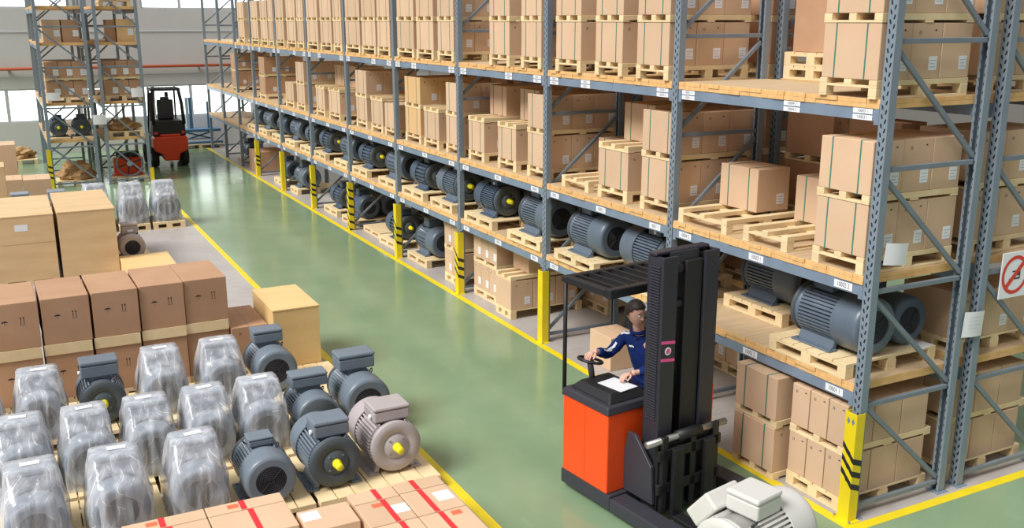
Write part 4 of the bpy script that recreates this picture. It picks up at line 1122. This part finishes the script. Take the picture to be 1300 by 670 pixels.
# two motors on a thick timber, left far rack
for i, x in enumerate((-5.14,-4.57)):
    MB().box(-.26,.26,-.42,.42,0,.05).build('timber_board', M['pal'], None, bevel=.004, loc=(x,23.32,LDZ[0])); bpy.data.objects[-1] if 0 else None
    motor('lr', (x,23.32,LDZ[0]+.05), PI, ('left','right')[i]+' of two dark motors with yellow shafts on the left far rack', 'motors on the far rack', Rr=.24, L=.72, m='motd', box=(.9,.8,.5), boxy=.1, detail=False)
for o_ in [o for o in bpy.data.objects if o.name.startswith('timber_board')]:
    tag(o_, ('left' if o_.location.x < -5 else 'right')+' timber board under a motor on the far rack','board','timber boards on the far rack')
put_pallet('block',.8,.9,(-3.92,23.32,LDZ[0]),0,'pallet with brown scrap on the right far rack',False)
crumple('scrap_bundle','heap of brown scrap and paper on the right far rack',(-3.47,23.32,LDZ[0]+.145),(.36,.28,.19),8.1,cat='scrap')
put_pallet('block',.8,1.0,(-5.32,23.32,.0),0,'pallet on the floor of the left far rack',False)
crumple('paper_bundle','torn brown wrapping paper on the floor of the left far rack',(-4.80,23.32,.145),(.40,.32,.30),5.2)
put_pallet('block',.8,.9,(-3.92,23.32,.0),0,'pallet on the floor of the right far rack',False)
# big steel wheel in a red frame
wr = empty('steel_wheel','big round steel wheel with spokes on the floor of the right far rack','wheel',(-3.45,23.05,.145))
Rw = .36
MB().lathe([(Rw,-.05),(Rw-.035,-.05),(Rw-.05,0),(Rw-.035,.05),(Rw,.05)],(0,0,Rw),'Y',40,close=True).build('rim', M['steel2'], wr)
MB().lathe([(0,-.06),(.06,-.06),(.08,-.03),(.08,.03),(0,.04)],(0,0,Rw),'Y',20).build('hub', M['lblue'], wr)
for k in range(6):
    a = k*PI/3+.3; MB().bar((.07*math.cos(a),0,Rw+.07*math.sin(a)),((Rw-.04)*math.cos(a),0,Rw+(Rw-.04)*math.sin(a)),.03,.03).build('spoke', M['black'], wr)
rf = empty('red_machine','red machine part standing behind the steel wheel','machine',(-3.45,23.4,.145))
MB().box(-.38,.38,-.14,.2,0,.50).build('housing', M['red'], rf, bevel=.02); MB().box(-.30,.30,-.12,.16,.50,.66).build('cover', M['black'], rf, bevel=.02)
o = paper('hanging_notice','', (-4.13,22.737,1.77), .34, .26, 0, 0); tag(o,'white sheet hung between the two far racks','paper')
o = paper('hanging_notice','', (-5.2,22.737,2.42), .32, .20, 0, 0); tag(o,'white sheet on the front of the left far rack','paper')
o = paper('hanging_notice','', (-3.12,22.737,2.46), .30, .24, 0, 0); tag(o,'white sheet on the front of the right far rack','paper')

# ------------------------------------------------------------------ red counterbalance forklift seen from behind
fk = empty('forklift','red counterbalance forklift with black guard, parked seen from behind','forklift',(-2.0,25.2,0))
mb = MB()   # counterweight: rounded slab, narrowing towards the floor
prof = [(-.46,.95),(.46,.95),(.50,.88),(.50,.62),(.44,.50),(.26,.42),(.20,.22),(-.20,.22),(-.26,.42),(-.44,.50),(-.50,.62),(-.50,.88)]
mb.prism(prof, 0, .55, plane='XZ'); mb.build('counterweight', M['red'], fk, bevel=.03, bseg=2)
MB().box(-.30,.30,.02,.5,.951,1.02).build('counterweight_lip', M['red'], fk, bevel=.03, bseg=2)
MB().prism([(-.48,.951),(.48,.951),(.46,1.36),(.36,1.42),(-.36,1.42),(-.46,1.36)], .10, .75, plane='XZ').build('engine_hood', M['black'], fk, bevel=.03, bseg=2)
MB().box(-.48,.48,.56,1.7,.30,.95).build('chassis', M['black'], fk, bevel=.02)
for s in (-1,1):
    MB().tube([(s*.44,.10,1.3),(s*.42,.16,1.9),(s*.37,.26,2.33)],.052,8).build('guard_post', M['black'], fk)
    MB().tube([(s*.42,1.55,.95),(s*.38,1.15,2.30)],.03,8).build('guard_post', M['black'], fk)
    w_ = MB().lathe([(.12,s*.34-.10),(.27,s*.34-.10),(.29,s*.34-.06),(.29,s*.34+.06),(.27,s*.34+.10),(.12,s*.34+.10)],(0,0,0),'X',24).build('wheel', M['rub'], fk, loc=(s*.10,.50,.29))
    MB().lathe([(0,s*.44),(.12,s*.44),(.14,s*.40)],(0,0,0),'X',16).build('wheel_hub', M['lab'] if 0 else M['steel2'], w_)
    w_ = MB().lathe([(.12,s*.42-.11),(.30,s*.42-.11),(.33,s*.42-.06),(.33,s*.42+.06),(.30,s*.42+.11),(.12,s*.42+.11)],(0,0,0),'X',24).build('wheel', M['rub'], fk, loc=(s*.08,1.55,.33))
    MB().bar((s*.25,1.95,.1),(s*.25,1.95,2.15),.10,.12,up=(0,1,0)).build('mast_channel', M['black'], fk)
mb = MB(); mb.box(-.40,.40,.22,.28,2.30,2.36); mb.box(-.40,.40,1.12,1.18,2.30,2.36); mb.box(-.42,-.37,.22,1.18,2.29,2.37); mb.box(.37,.42,.22,1.18,2.29,2.37)
for i in range(6): mb.box(-.31+.12*i,-.28+.12*i,.28,1.12,2.31,2.35)
mb.build('overhead_guard', M['black'], fk)
st_ = MB().prism([(.55,1.42),(1.05,1.42),(1.05,1.54),(.72,1.56),(.66,2.02),(.55,2.02)], -.24, .24, plane='YZ').build('driver_seat', M['char'], fk, bevel=.04, bseg=2)
MB().box(-.13,.13,.58,.68,1.98,2.10).build('headrest', M['char'], st_, bevel=.03, bseg=2)
MB().box(-.44,-.34,.085,.099,1.02,1.10).build('tail_lamp', M['redt'], fk); MB().box(.34,.44,.085,.099,1.02,1.10).build('tail_lamp', M['redt'], fk)
# blue lifting table by the wall
put_pallet('block',.9,1.5,(-1.15,29.98,0),0,'pallet under the blue lifting machine by the wall',False)
bs = empty('lift_table','blue and white lifting machine standing by the windows','machine',(-.40,29.98,.145))
mb = MB(); mb.box(-.65,.80,-.35,.35,0,.09); mb.build('base_frame', M['blue'], bs, bevel=.01)
MB().box(-.62,.78,-.3,.3,.09,.15).build('base_plate', M['lab'], bs)
mb = MB(); mb.bar((-.45,-.2,.15),(.5,-.2,.42),.05,.05); mb.bar((-.45,-.2,.42),(.5,-.2,.15),.05,.05); mb.build('scissor_arm', M['blue'], bs)
MB().box(-.6,.75,-.34,.34,.42,.52).build('table_top', M['blue'], bs, bevel=.01)
for x, c in ((-.30,'lblue'),(-.18,'blue'),(.42,'blue')): MB().box(x-.05,x+.05,-.05,.05,.52,1.60 if x < .3 else 1.45).build('mast_post', M[c], bs)
# ------------------------------------------------------------------ reach truck
TH = R(6.78)
tk = empty('reach_truck','orange and black reach truck driving out of the aisle with a motor on its forks','forklift',(-2.03,1.72,0),TH)
def T(mb): return mb
# local frame: x to the right of the picture, -y forwards (towards the forks)
MB().box(0,1.34,-.70,.02,.05,.195).build('chassis', M['char'], tk, bevel=.015, bseg=2)
MB().box(.0,.42,-.66,-.005,.196,.955).build('side_body', M['orange'], tk, bevel=.012, bseg=2)
MB().box(-.002,-.0005,-.338,-.334,.20,.95).build('panel_gap', M['red'], tk)
MB().box(.422,1.32,-.66,-.52,.196,.98).build('battery_cover', M['orange'], tk, bevel=.012, bseg=2)
MB().box(1.24,1.32,-.518,-.0,.196,.98).build('side_panel', M['orange'], tk, bevel=.012, bseg=2)
MB().box(.424,1.238,-.515,-.0,.196,.30).build('footwell', M['black'], tk)
mb = MB(); mb.hexa([(-.015,-.675,.956),(.50,-.675,.956),(.50,.01,.956),(-.015,.01,.956)],[(.0,-.66,1.03),(.50,-.66,1.03),(.50,.0,1.03),(.0,.0,1.03)])
mb.build('cowl', M['char'], tk, bevel=.012, bseg=2)
mb = MB(); mb.hexa([(.05,-.62,1.031),(.50,-.62,1.031),(.50,-.04,1.031),(.05,-.04,1.031)],[(.12,-.54,1.10),(.48,-.54,1.10),(.48,-.10,1.10),(.12,-.10,1.10)]); cs = mb.build('console', M['black'], tk, bevel=.015, bseg=2)
MB().box(.50,1.20,-.66,-.53,.981,1.04).build('rear_cowl', M['char'], tk, bevel=.012, bseg=2)
# steering wheel
sw = MB().lathe([(.115+.014*math.cos(t),.014*math.sin(t)) for t in [2*PI*i/10 for i in range(10)]],(0,0,0),'Z',28,close=True).build('steering_wheel', M['black'], tk, loc=(.24,-.10,1.27), rot=(0,R(14),0))
MB().lathe([(0,.01),(.035,.01),(.03,-.03)],(0,0,0),'Z',14).build('wheel_hub', M['char'], sw); 
for k in range(3):
    a = k*2*PI/3+.4; MB().bar((0,0,0),(.112*math.cos(a),.112*math.sin(a),0),.02,.012).build('wheel_spoke', M['char'], sw)
MB().tube([(.24,-.10,1.24),(.28,-.10,1.02)],.03,10).build('steering_column', M['char'], tk)
MB().tube([(.46,-.40,1.09),(.46,-.40,1.17)],[.012,.02],8).build('control_lever', M['black'], tk)
MB().prism([(-.50,.70),(-.02,.70),(-.02,.84),(-.50,.84)], .64, 1.10, plane='YZ').build('seat_cushion', M['black'], tk, bevel=.04, bseg=2)
MB().box(.555,.64,-.50,-.02,.30,.80).build('seat_base', M['char'], tk, bevel=.01)
MB().box(1.01,1.10,-.50,-.04,.845,1.42).build('seat_back', M['black'], tk, bevel=.04, bseg=2)
# guard
for x, y, r_ in ((.015,-.0,.02),(1.17,-.0,.026)): MB().tube([(x,y,.95),(x,y,2.05)],r_,10).build('guard_post', M['black'], tk)
mb = MB(); mb.box(-.01,1.20,-.66,-.58,2.03,2.115); gd = mb.build('overhead_guard', M['black'], tk, bevel=.012, bseg=2)
MB().box(-.01,1.20,-.03,.04,2.04,2.10).build('guard_rail', M['black'], gd, bevel=.01); MB().box(-.015,.05,-.58,-.03,2.04,2.11).build('guard_rail', M['black'], gd, bevel=.01); MB().box(1.14,1.20,-.58,-.03,2.04,2.11).build('guard_rail', M['black'], gd, bevel=.01)
for i in range(8): x = .14+.135*i; MB().box(x-.011,x+.011,-.585,-.025,2.05,2.10).build('guard_slat', M['black'], gd)
# mast
for s, x0, x1 in ((0,.295,.465),(1,.79,.96)):
    mb = MB(); mb.box(x0,x1,-.985,-.955,.10,2.42); mb.box(x0,x1,-.815,-.785,.10,2.42); mb.box(x0 if s == 0 else x1-.035,x0+.035 if s == 0 else x1,-.955,-.815,.10,2.42)
    ch = mb.build('mast_channel', M['mast'], tk, bevel=.004)
    MB().box(x0+.045 if s == 0 else x0+.02,x1-.02 if s == 0 else x1-.045,-.945,-.825,.14,2.40).build('inner_channel', M['black'], tk)
    if s == 0:
        for z in (1.66,1.50): MB().hexa([(x0+.005,-.988,z+.0),(x1-.005,-.988,z-.02),(x1-.005,-.9855,z-.02),(x0+.005,-.9855,z)],[(x0+.005,-.988,z+.026),(x1-.005,-.988,z+.006),(x1-.005,-.9855,z+.006),(x0+.005,-.9855,z+.026)]).build('pink_sticker', M['pink'], ch)
        MB().tube([((x0+x1)/2,-.9855,1.585),((x0+x1)/2,-.989,1.585)],.036,14).build('round_sticker', M['lab'], ch)
        MB().tube([((x0+x1)/2,-.989,1.585),((x0+x1)/2,-.9895,1.585)],.024,12).build('pink_ring', M['pink'], ch)
        mb = MB()
        for i in range(56): mb.box(x0-.012,x0-.001,-.95,-.83,.95+i*.025,.962+i*.025)
        mb.build('lift_chain', M['char'], tk)
MB().box(.585,.785,-.96,-.80,.12,2.36).build('inner_mast', M['black'], tk, bevel=.01)
for z, h in ((2.34,.10),(1.95,.05),(.16,.12)): MB().box(.44,.76,-.93,-.84,z,z+h).build('mast_crossbar', M['mast'], tk)
MB().box(.28,.92,-.90,-.80,2.42,2.455).build('mast_top', M['mast'], tk, bevel=.01)
for x in (.53,): MB().tube([(x,-.80,.28),(x,-.87,1.95)],.028,12).build('lift_cylinder', M['black'], tk)
MB().lathe([(0,-.03),(.06,-.03),(.06,.03),(0,.03)],(0,0,0),'X',18).build('chain_pulley', M['black'], tk, loc=(.52,-.90,2.30))
# mast foot bracket
MB().prism([(-.66,.20),(-1.05,.20),(-1.02,.55),(-.80,.78),(-.70,.78),(-.66,.6)], .20, .235, plane='YZ').build('mast_bracket', M['char'], tk, bevel=.005)
# legs
for x0 in (.0,1.14):
    lg = MB().box(x0,x0+.20,-1.56,-.70,.045,.175).build('straddle_leg', M['char'], tk, bevel=.015, bseg=2)
    MB().lathe([(0,-.045),(.075,-.045),(.085,-.03),(.085,.03),(.075,.045),(0,.045)],(0,0,0),'X',20).build('load_wheel', M['rub'], lg, loc=(x0+.10,-1.80,.0855) if 0 else (x0+.10,-1.65,.0855))
MB().lathe([(0,-.06),(.13,-.06),(.15,-.04),(.15,.04),(.13,.06),(0,.06)],(0,0,0),'X',24).build('drive_wheel', M['rub'], tk, loc=(.6,-.25,.151))
# carriage and forks
mb = MB(); mb.box(.22,.98,-1.10,-1.06,.30,.40); mb.box(.22,.98,-1.10,-1.06,.62,.72); mb.box(.24,.96,-1.055,-1.0,.10,.76); cr_ = mb.build('fork_carriage', M['black'], tk, bevel=.006)
for x in (.26,.60,.88): MB().box(x,x+.07,-1.10,-1.056,.12,.84).build('carriage_plate', M['black'], cr_, bevel=.006)
MB().lathe([(0,.10),(.032,.10),(.032,.98+.08),(0,.98+.08)],(0,0,0),'X',14).build('shift_cylinder', M['chrome'], cr_, loc=(0,-1.06,.80))
MB().lathe([(0,.46),(.05,.46),(.05,.74),(0,.74)],(0,0,0),'X',14).build('cylinder_body', M['black'], cr_, loc=(0,-1.06,.80))
for x in (.36,.74):
    mb = MB(); mb.box(x,x+.12,-1.15,-1.105,.05,.72); mb.hexa([(x,-2.35,.05),(x+.12,-2.35,.05),(x+.12,-1.15,.05),(x,-1.15,.05)],[(x,-2.35,.065),(x+.12,-2.35,.065),(x+.12,-1.15,.095),(x,-1.15,.095)])
    mb.build('fork', M['black'], tk, bevel=.004)
o = MB().box(-.11,.11,-.15,.15,0,.004).build('paper_sheet', M['white'], None, loc=(-1.66,1.36,1.1005), rot=(0,0,TH+.1)); tag(o,'white paper sheet lying on the console of the reach truck','paper')
# ------------------------------------------------------------------ the driver
def skin_mesh(pts, edges, rad, root=0, sub=2):
    me = bpy.data.meshes.new('skin'); me.from_pydata([tuple(p) for p in pts], edges, [])
    o = bpy.data.objects.new('skin', me); COL.objects.link(o)
    md = o.modifiers.new('s', 'SKIN'); md.use_smooth_shade = True; md.branch_smoothing = .6
    if not me.skin_vertices: me.attributes.new('skin', 'FLOAT', 'POINT')
    sv = me.skin_vertices[0].data
    for i, r in enumerate(rad):
        sv[i].radius = (r, r) if not isinstance(r, tuple) else r; sv[i].use_root = (i == root)
    s = o.modifiers.new('b', 'SUBSURF'); s.levels = sub; s.render_levels = sub
    dg = bpy.context.evaluated_depsgraph_get(); ev = bpy.data.meshes.new_from_object(o.evaluated_get(dg))
    bpy.data.objects.remove(o)
    return ev
def as_obj(me, name, m, parent=None):
    me.materials.clear(); me.materials.append(M[m]); o = bpy.data.objects.new(name, me); COL.objects.link(o)
    for p in me.polygons: p.use_smooth = True
    if parent: o.parent = parent
    return o
P = dict(pel=(.84,-.27,.95), sp=(.83,-.27,1.12), ch=(.75,-.26,1.32), nb=(.70,-.26,1.475), nk=(.675,-.27,1.555), hb=(.635,-.285,1.63),
         rs=(.71,-.07,1.43), re=(.55,-.0,1.24), rw=(.35,-.07,1.32), rh=(.29,-.085,1.335),
         ls=(.72,-.45,1.42), le=(.70,-.50,1.22), lw=(.55,-.42,1.182), lh=(.49,-.40,1.178),
         rhip=(.84,-.19,.93), rk=(.56,-.17,.93), ra=(.60,-.17,.48), rt=(.49,-.17,.36),
         lhip=(.84,-.39,.93), lk=(.56,-.41,.93), la=(.60,-.41,.48), lt=(.49,-.41,.36))
def skel(names, edges, rads, root=0, sub=2):
    ix = {n: i for i, n in enumerate(names)}
    return skin_mesh([P[n] for n in names], [(ix[a], ix[b]) for a, b in edges], [rads[n] for n in names], root, sub)
names = ['pel','sp','ch','nb','nk','hb','rs','re','rw','rh','ls','le','lw','lh','rhip','rk','ra','rt','lhip','lk','la','lt']
edges = [('pel','sp'),('sp','ch'),('ch','nb'),('nb','nk'),('nk','hb'),('ch','rs'),('rs','re'),('re','rw'),('rw','rh'),('ch','ls'),('ls','le'),('le','lw'),('lw','lh'),
         ('pel','rhip'),('rhip','rk'),('rk','ra'),('ra','rt'),('pel','lhip'),('lhip','lk'),('lk','la'),('la','lt')]
rad = dict(pel=(.11,.12),sp=(.10,.125),ch=(.105,.135),nb=(.075,.085),nk=.052,hb=.05,rs=.055,re=.038,rw=.026,rh=.034,ls=.055,le=.038,lw=.026,lh=.034,
           rhip=.08,rk=.055,ra=.038,rt=.035,lhip=.08,lk=.055,la=.038,lt=.035)
bodyme = skel(names, edges, rad)
# head: shaped sphere with brow, nose, cheeks, chin and ears, looking along f
def head_bm(bm, c, f, up=(0,0,1), r=.105):
    f = Vector(f).normalized(); s = f.cross(Vector(up)).normalized(); u = s.cross(f)
    def blob(cc, rx, ry, rz, sub=3, fn=None):
        g = bmesh.ops.create_icosphere(bm, subdivisions=sub, radius=1)
        for v in g['verts']:
            p = v.co.copy()
            if fn: p = fn(p)
            q = Vector((p.x*rx+cc[0], p.y*ry+cc[1], p.z*rz+cc[2])); v.co = Vector(c)+s*q.x+f*q.y+u*q.z
        return g['verts']
    def skull(p):
        k = 1.0
        x, y, z = p
        if z < 0: x *= 1-.28*(-z)**1.3; y = y*(1-.10*(-z)) + (.14*(-z) if y > 0 else .20*(-z))
        if y > .6 and -.1 < z < .35: y *= .95       # flat eye band
        if abs(x) < .22 and y > .5:                  # nose bridge
            if -.32 < z < .20: y += .26*(1-abs(x)/.22)*max(0, 1-abs(z+.20)/.32)
        if abs(x) < .42 and y > .5 and -.62 < z < -.44: y += .035*math.cos(x*3.5)*(1 if z > -.53 else .6)
        if z < -.72 and y > .2: y += .10*(1-abs(x))
        for sx in (-.36,.36):
            d = math.hypot(x-sx, z-.02)
            if y > .5 and d < .2: y -= .085*(1-d/.2)
        return Vector((x,y,z))
    blob((0,0,0), .078, .098, .118, 5, skull)
    for sx in (-1,1): blob((sx*.079,-.012,-.008), .010,.022,.032, 2)
    return f, s, u
bm = bmesh.new(); bm.from_mesh(bodyme)
HC = Vector((.61,-.30,1.725)); f, s, u = head_bm(bm, HC, (.02,-.96,-.22))
def hand(bm, w, pts_dir, palm_n, curl, side):
    """five separate bent fingers from a palm at w, pointing along pts_dir"""
    d = Vector(pts_dir).normalized(); n = Vector(palm_n).normalized(); a = d.cross(n).normalized()*side
    pts = []; ed = []; rd = []
    lens = [.062,.070,.066,.054]
    # palm
    pv = [Vector(w), Vector(w)+d*.045, Vector(w)+d*.075]
    me = skin_mesh(pv, [(0,1),(1,2)], [(.026,.019),(.036,.016),(.038,.014)], 0, 2); bm.from_mesh(me)
    for i in range(4):
        off = a*((i-1.5)*.0195); p0 = Vector(w)+d*.062+off; p = [p0]; ang = .25
        for j in range(3):
            ang += curl*(.8 if j else .5); p.append(p[-1]+(d*math.cos(ang)-n*math.sin(ang))*lens[i]*(.44,.32,.24)[j]*1.25)
        me = skin_mesh(p, [(0,1),(1,2),(2,3)], [.0098,.0092,.0084,.0070], 0, 1); bm.from_mesh(me)
    p0 = Vector(w)+d*.020-a*.026; t = (d*.55-a*.75-n*.35).normalized(); t2 = (d*.9-a*.15-n*.5).normalized()
    me = skin_mesh([p0,p0+t*.034,p0+t*.034+t2*.030,p0+t*.034+t2*.052], [(0,1),(1,2),(2,3)], [.013,.0115,.0098,.0085], 0, 1); bm.from_mesh(me)
hand(bm, P['rh'], (-.92,-.25,-.02), (0.05,0,1), .75, 1)
hand(bm, P['lh'], (-.93,.15,-.10), (0,0,1), .5, 1)
me = bpy.data.meshes.new('person'); bm.to_mesh(me); bm.free()
per = as_obj(me, 'person', 'skin'); per.location = (-2.03,1.72,0); per.rotation_euler = (0,0,R(6.78))
tag(per, 'person in a navy blue work suit with white stripes driving the reach truck', 'person')
# jacket and trousers a little larger than the body
nj = ['sp','pel','ch','nb','nk','rs','re','rw','ls','le','lw']
ej = [('pel','sp'),('sp','ch'),('ch','nb'),('nb','nk'),('ch','rs'),('rs','re'),('re','rw'),('ch','ls'),('ls','le'),('le','lw')]
rj = dict(pel=(.135,.145),sp=(.128,.152),ch=(.140,.172),nb=(.104,.112),nk=.066,rs=.076,re=.058,rw=.042,ls=.076,le=.058,lw=.042)
Pn = dict(P); P['nk'] = tuple(Vector(Pn['nb'])*.55+Vector(Pn['nk'])*.45)
jk = skel(nj, ej, rj, 0, 3)
for v in jk.vertices:
    n_ = noise.noise(v.co*16)*.008+noise.noise(v.co*34)*.004; v.co += v.normal*n_
jo = as_obj(jk, 'jacket', 'navy', per)
nt_ = ['pel','rhip','rk','ra','lhip','lk','la']; et = [('pel','rhip'),('rhip','rk'),('rk','ra'),('pel','lhip'),('lhip','lk'),('lk','la')]
rt = dict(pel=(.125,.135),rhip=.098,rk=.073,ra=.055,lhip=.098,lk=.073,la=.055)
tr = as_obj(skel(nt_, et, rt), 'trousers', 'navyd', per)
for a in ('rt','lt'):
    b = Vector(P[a]); bt = MB(); bt.box(b.x-.055,b.x+.16,b.y-.045,b.y+.045,.302,.39); bt.build('boot', M['black'], per, bevel=.03, bseg=3)
# white stripes on the shoulder, sleeve and chest
def patch(p, q, wd, lift, name='white_stripe', m='white', nn=None):
    """narrow strip lying on the cloth between two points, raised along the local normal"""
    from mathutils.bvhtree import BVHTree
    bt = BVHTree.FromPolygons([v.co for v in jk.vertices], [tuple(f_.vertices) for f_ in jk.polygons])
    p, q = Vector(p), Vector(q); K = 8; rows = []
    for i in range(K+1):
        t = p.lerp(q, i/K); loc, nor, idx, dist = bt.find_nearest(t)
        d = (q-p).normalized(); a = nor.cross(d).normalized()*wd/2
        row = []
        for sg_ in (-1,0,1):
            l2, n2, _, _ = bt.find_nearest(loc+a*sg_+nor*.01); row.append(l2+n2*lift)
        rows.append(row)
    vs = [x for r_ in rows for x in r_]; fs = []
    for i in range(K):
        for j in range(2): fs.append((i*3+j,i*3+j+1,i*3+j+4,i*3+j+3))
    me = bpy.data.meshes.new(name); me.from_pydata([tuple(v) for v in vs], [], fs); me.materials.append(M[m]); o = bpy.data.objects.new(name, me); COL.objects.link(o); o.parent = jo
rs, re_, rw = Vector(P['rs']), Vector(P['re']), Vector(P['rw'])
out = Vector((-.55,-.35,.55))*.09
for k in (0,1,2):
    b = Vector((-.02,-.01,0))*k
    patch(rs+out+Vector((.05-.035*k,-.06+.0*k,.02)), rs+out+Vector((-.0-.035*k,.05,-.01)), .016, .004)
patch(rs.lerp(re_,.45)+Vector((-.08,-.05,.04)), rs.lerp(re_,.95)+Vector((-.06,-.05,.05)), .026, .004)
patch(re_.lerp(rw,.05)+Vector((0,-.06,.06)), re_.lerp(rw,.6)+Vector((0,-.05,.05)), .022, .004)
ch = Vector(P['ch']); patch(ch+Vector((-.16,.06,.05)), ch+Vector((-.16,0,.045)), .016, .004, 'white_badge')
# collar
MB().tube([Vector(Pn['nb'])+Vector((-.012,0,.045))+Vector((.068*math.cos(t),.072*math.sin(t),-.010*math.cos(t)*-1)) for t in [2*PI*i/20 for i in range(21)]], .017, 8, cap=False).build('collar', M['navy'], jo)
# hair cap, eyes, brows, mouth
hb = bmesh.new(); bmesh.ops.create_icosphere(hb, subdivisions=4, radius=1)
for v in list(hb.verts):
    x, y, z = v.co
    lim = .38 if y > .35 else (-.15 if y > -.2 else -.62)
    if y > .1: lim = .42 + max(0,(y-.35))*.35 if y > .35 else -.15+ (y+.2)*.8
    if z < lim: hb.verts.remove(v); continue
    k = 1+noise.noise(v.co*6)*.05+noise.noise(v.co*15)*.03
    q = Vector((x*.086*k, y*.107*k-.003, z*.130*k)); v.co = HC+s*q.x+f*q.y+u*q.z
bmesh.ops.solidify(hb, geom=hb.faces[:], thickness=.008) if hb.faces else None
hm = bpy.data.meshes.new('hair'); hb.to_mesh(hm); hb.free(); as_obj(hm, 'hair', 'hair', per)
for sx in (-1,1):
    c = HC+s*(sx*.028)+f*.082+u*.004
    e = bmesh.new(); bmesh.ops.create_icosphere(e, subdivisions=2, radius=.0115); em = bpy.data.meshes.new('eye'); e.to_mesh(em); e.free(); eo = as_obj(em, 'eye', 'lab', per); eo.location = c
    e = bmesh.new(); bmesh.ops.create_icosphere(e, subdivisions=2, radius=.0055); em = bpy.data.meshes.new('iris'); e.to_mesh(em); e.free(); io = as_obj(em, 'iris', 'hair', eo); io.location = f*.0085
    MB().tube([HC+s*(sx*.014)+f*.094+u*.022, HC+s*(sx*.030)+f*.092+u*.027, HC+s*(sx*.046)+f*.082+u*.021],[.003,.004,.002],6).build('eyebrow', M['hair'], per)
M['lip'] = mat('lips', (.45,.16,.13), .5)
MB().tube([HC+s*-.022+f*.088-u*.062, HC+f*.096-u*.060, HC+s*.022+f*.088-u*.062],[.003,.006,.003],6).build('mouth', M['lip'], per)

# ------------------------------------------------------------------ big motor carried on the forks
P_ = PROTO.get(('m','carry'))
cm = motor('carry', (-1.54,-.41,.100), R(97+5), 'large off-white motor with two terminal boxes carried on the truck forks', None, Rr=.29, L=.98, m='motw', box=(1.05,1.05,.62), boxy=.02, boxup=.0, side_box=False, detail=True)
mb = MB(); bx = mb.box(-.15,.15,-.19,.19,0,.16).build('terminal_box', M['motw'], cm, bevel=.02, bseg=2); bx.location = (.235,.10,.307+.16); bx.rotation_euler = (0,R(50),0)
MB().box(-.04,.04,-.03,.03,0,.002).build('orange_sticker', M['oran'], cm, loc=(.235+.162*math.sin(R(50)),.10,.467+.162*math.cos(R(50))), rot=(0,R(50),0))
for q in bpy.data.objects:
    if q.parent == cm and (q.name.startswith('shaft_cap') or q.name.startswith('flange')): q.data.materials.clear(); q.data.materials.append(M['motw'])
bpy.context.view_layer.update()
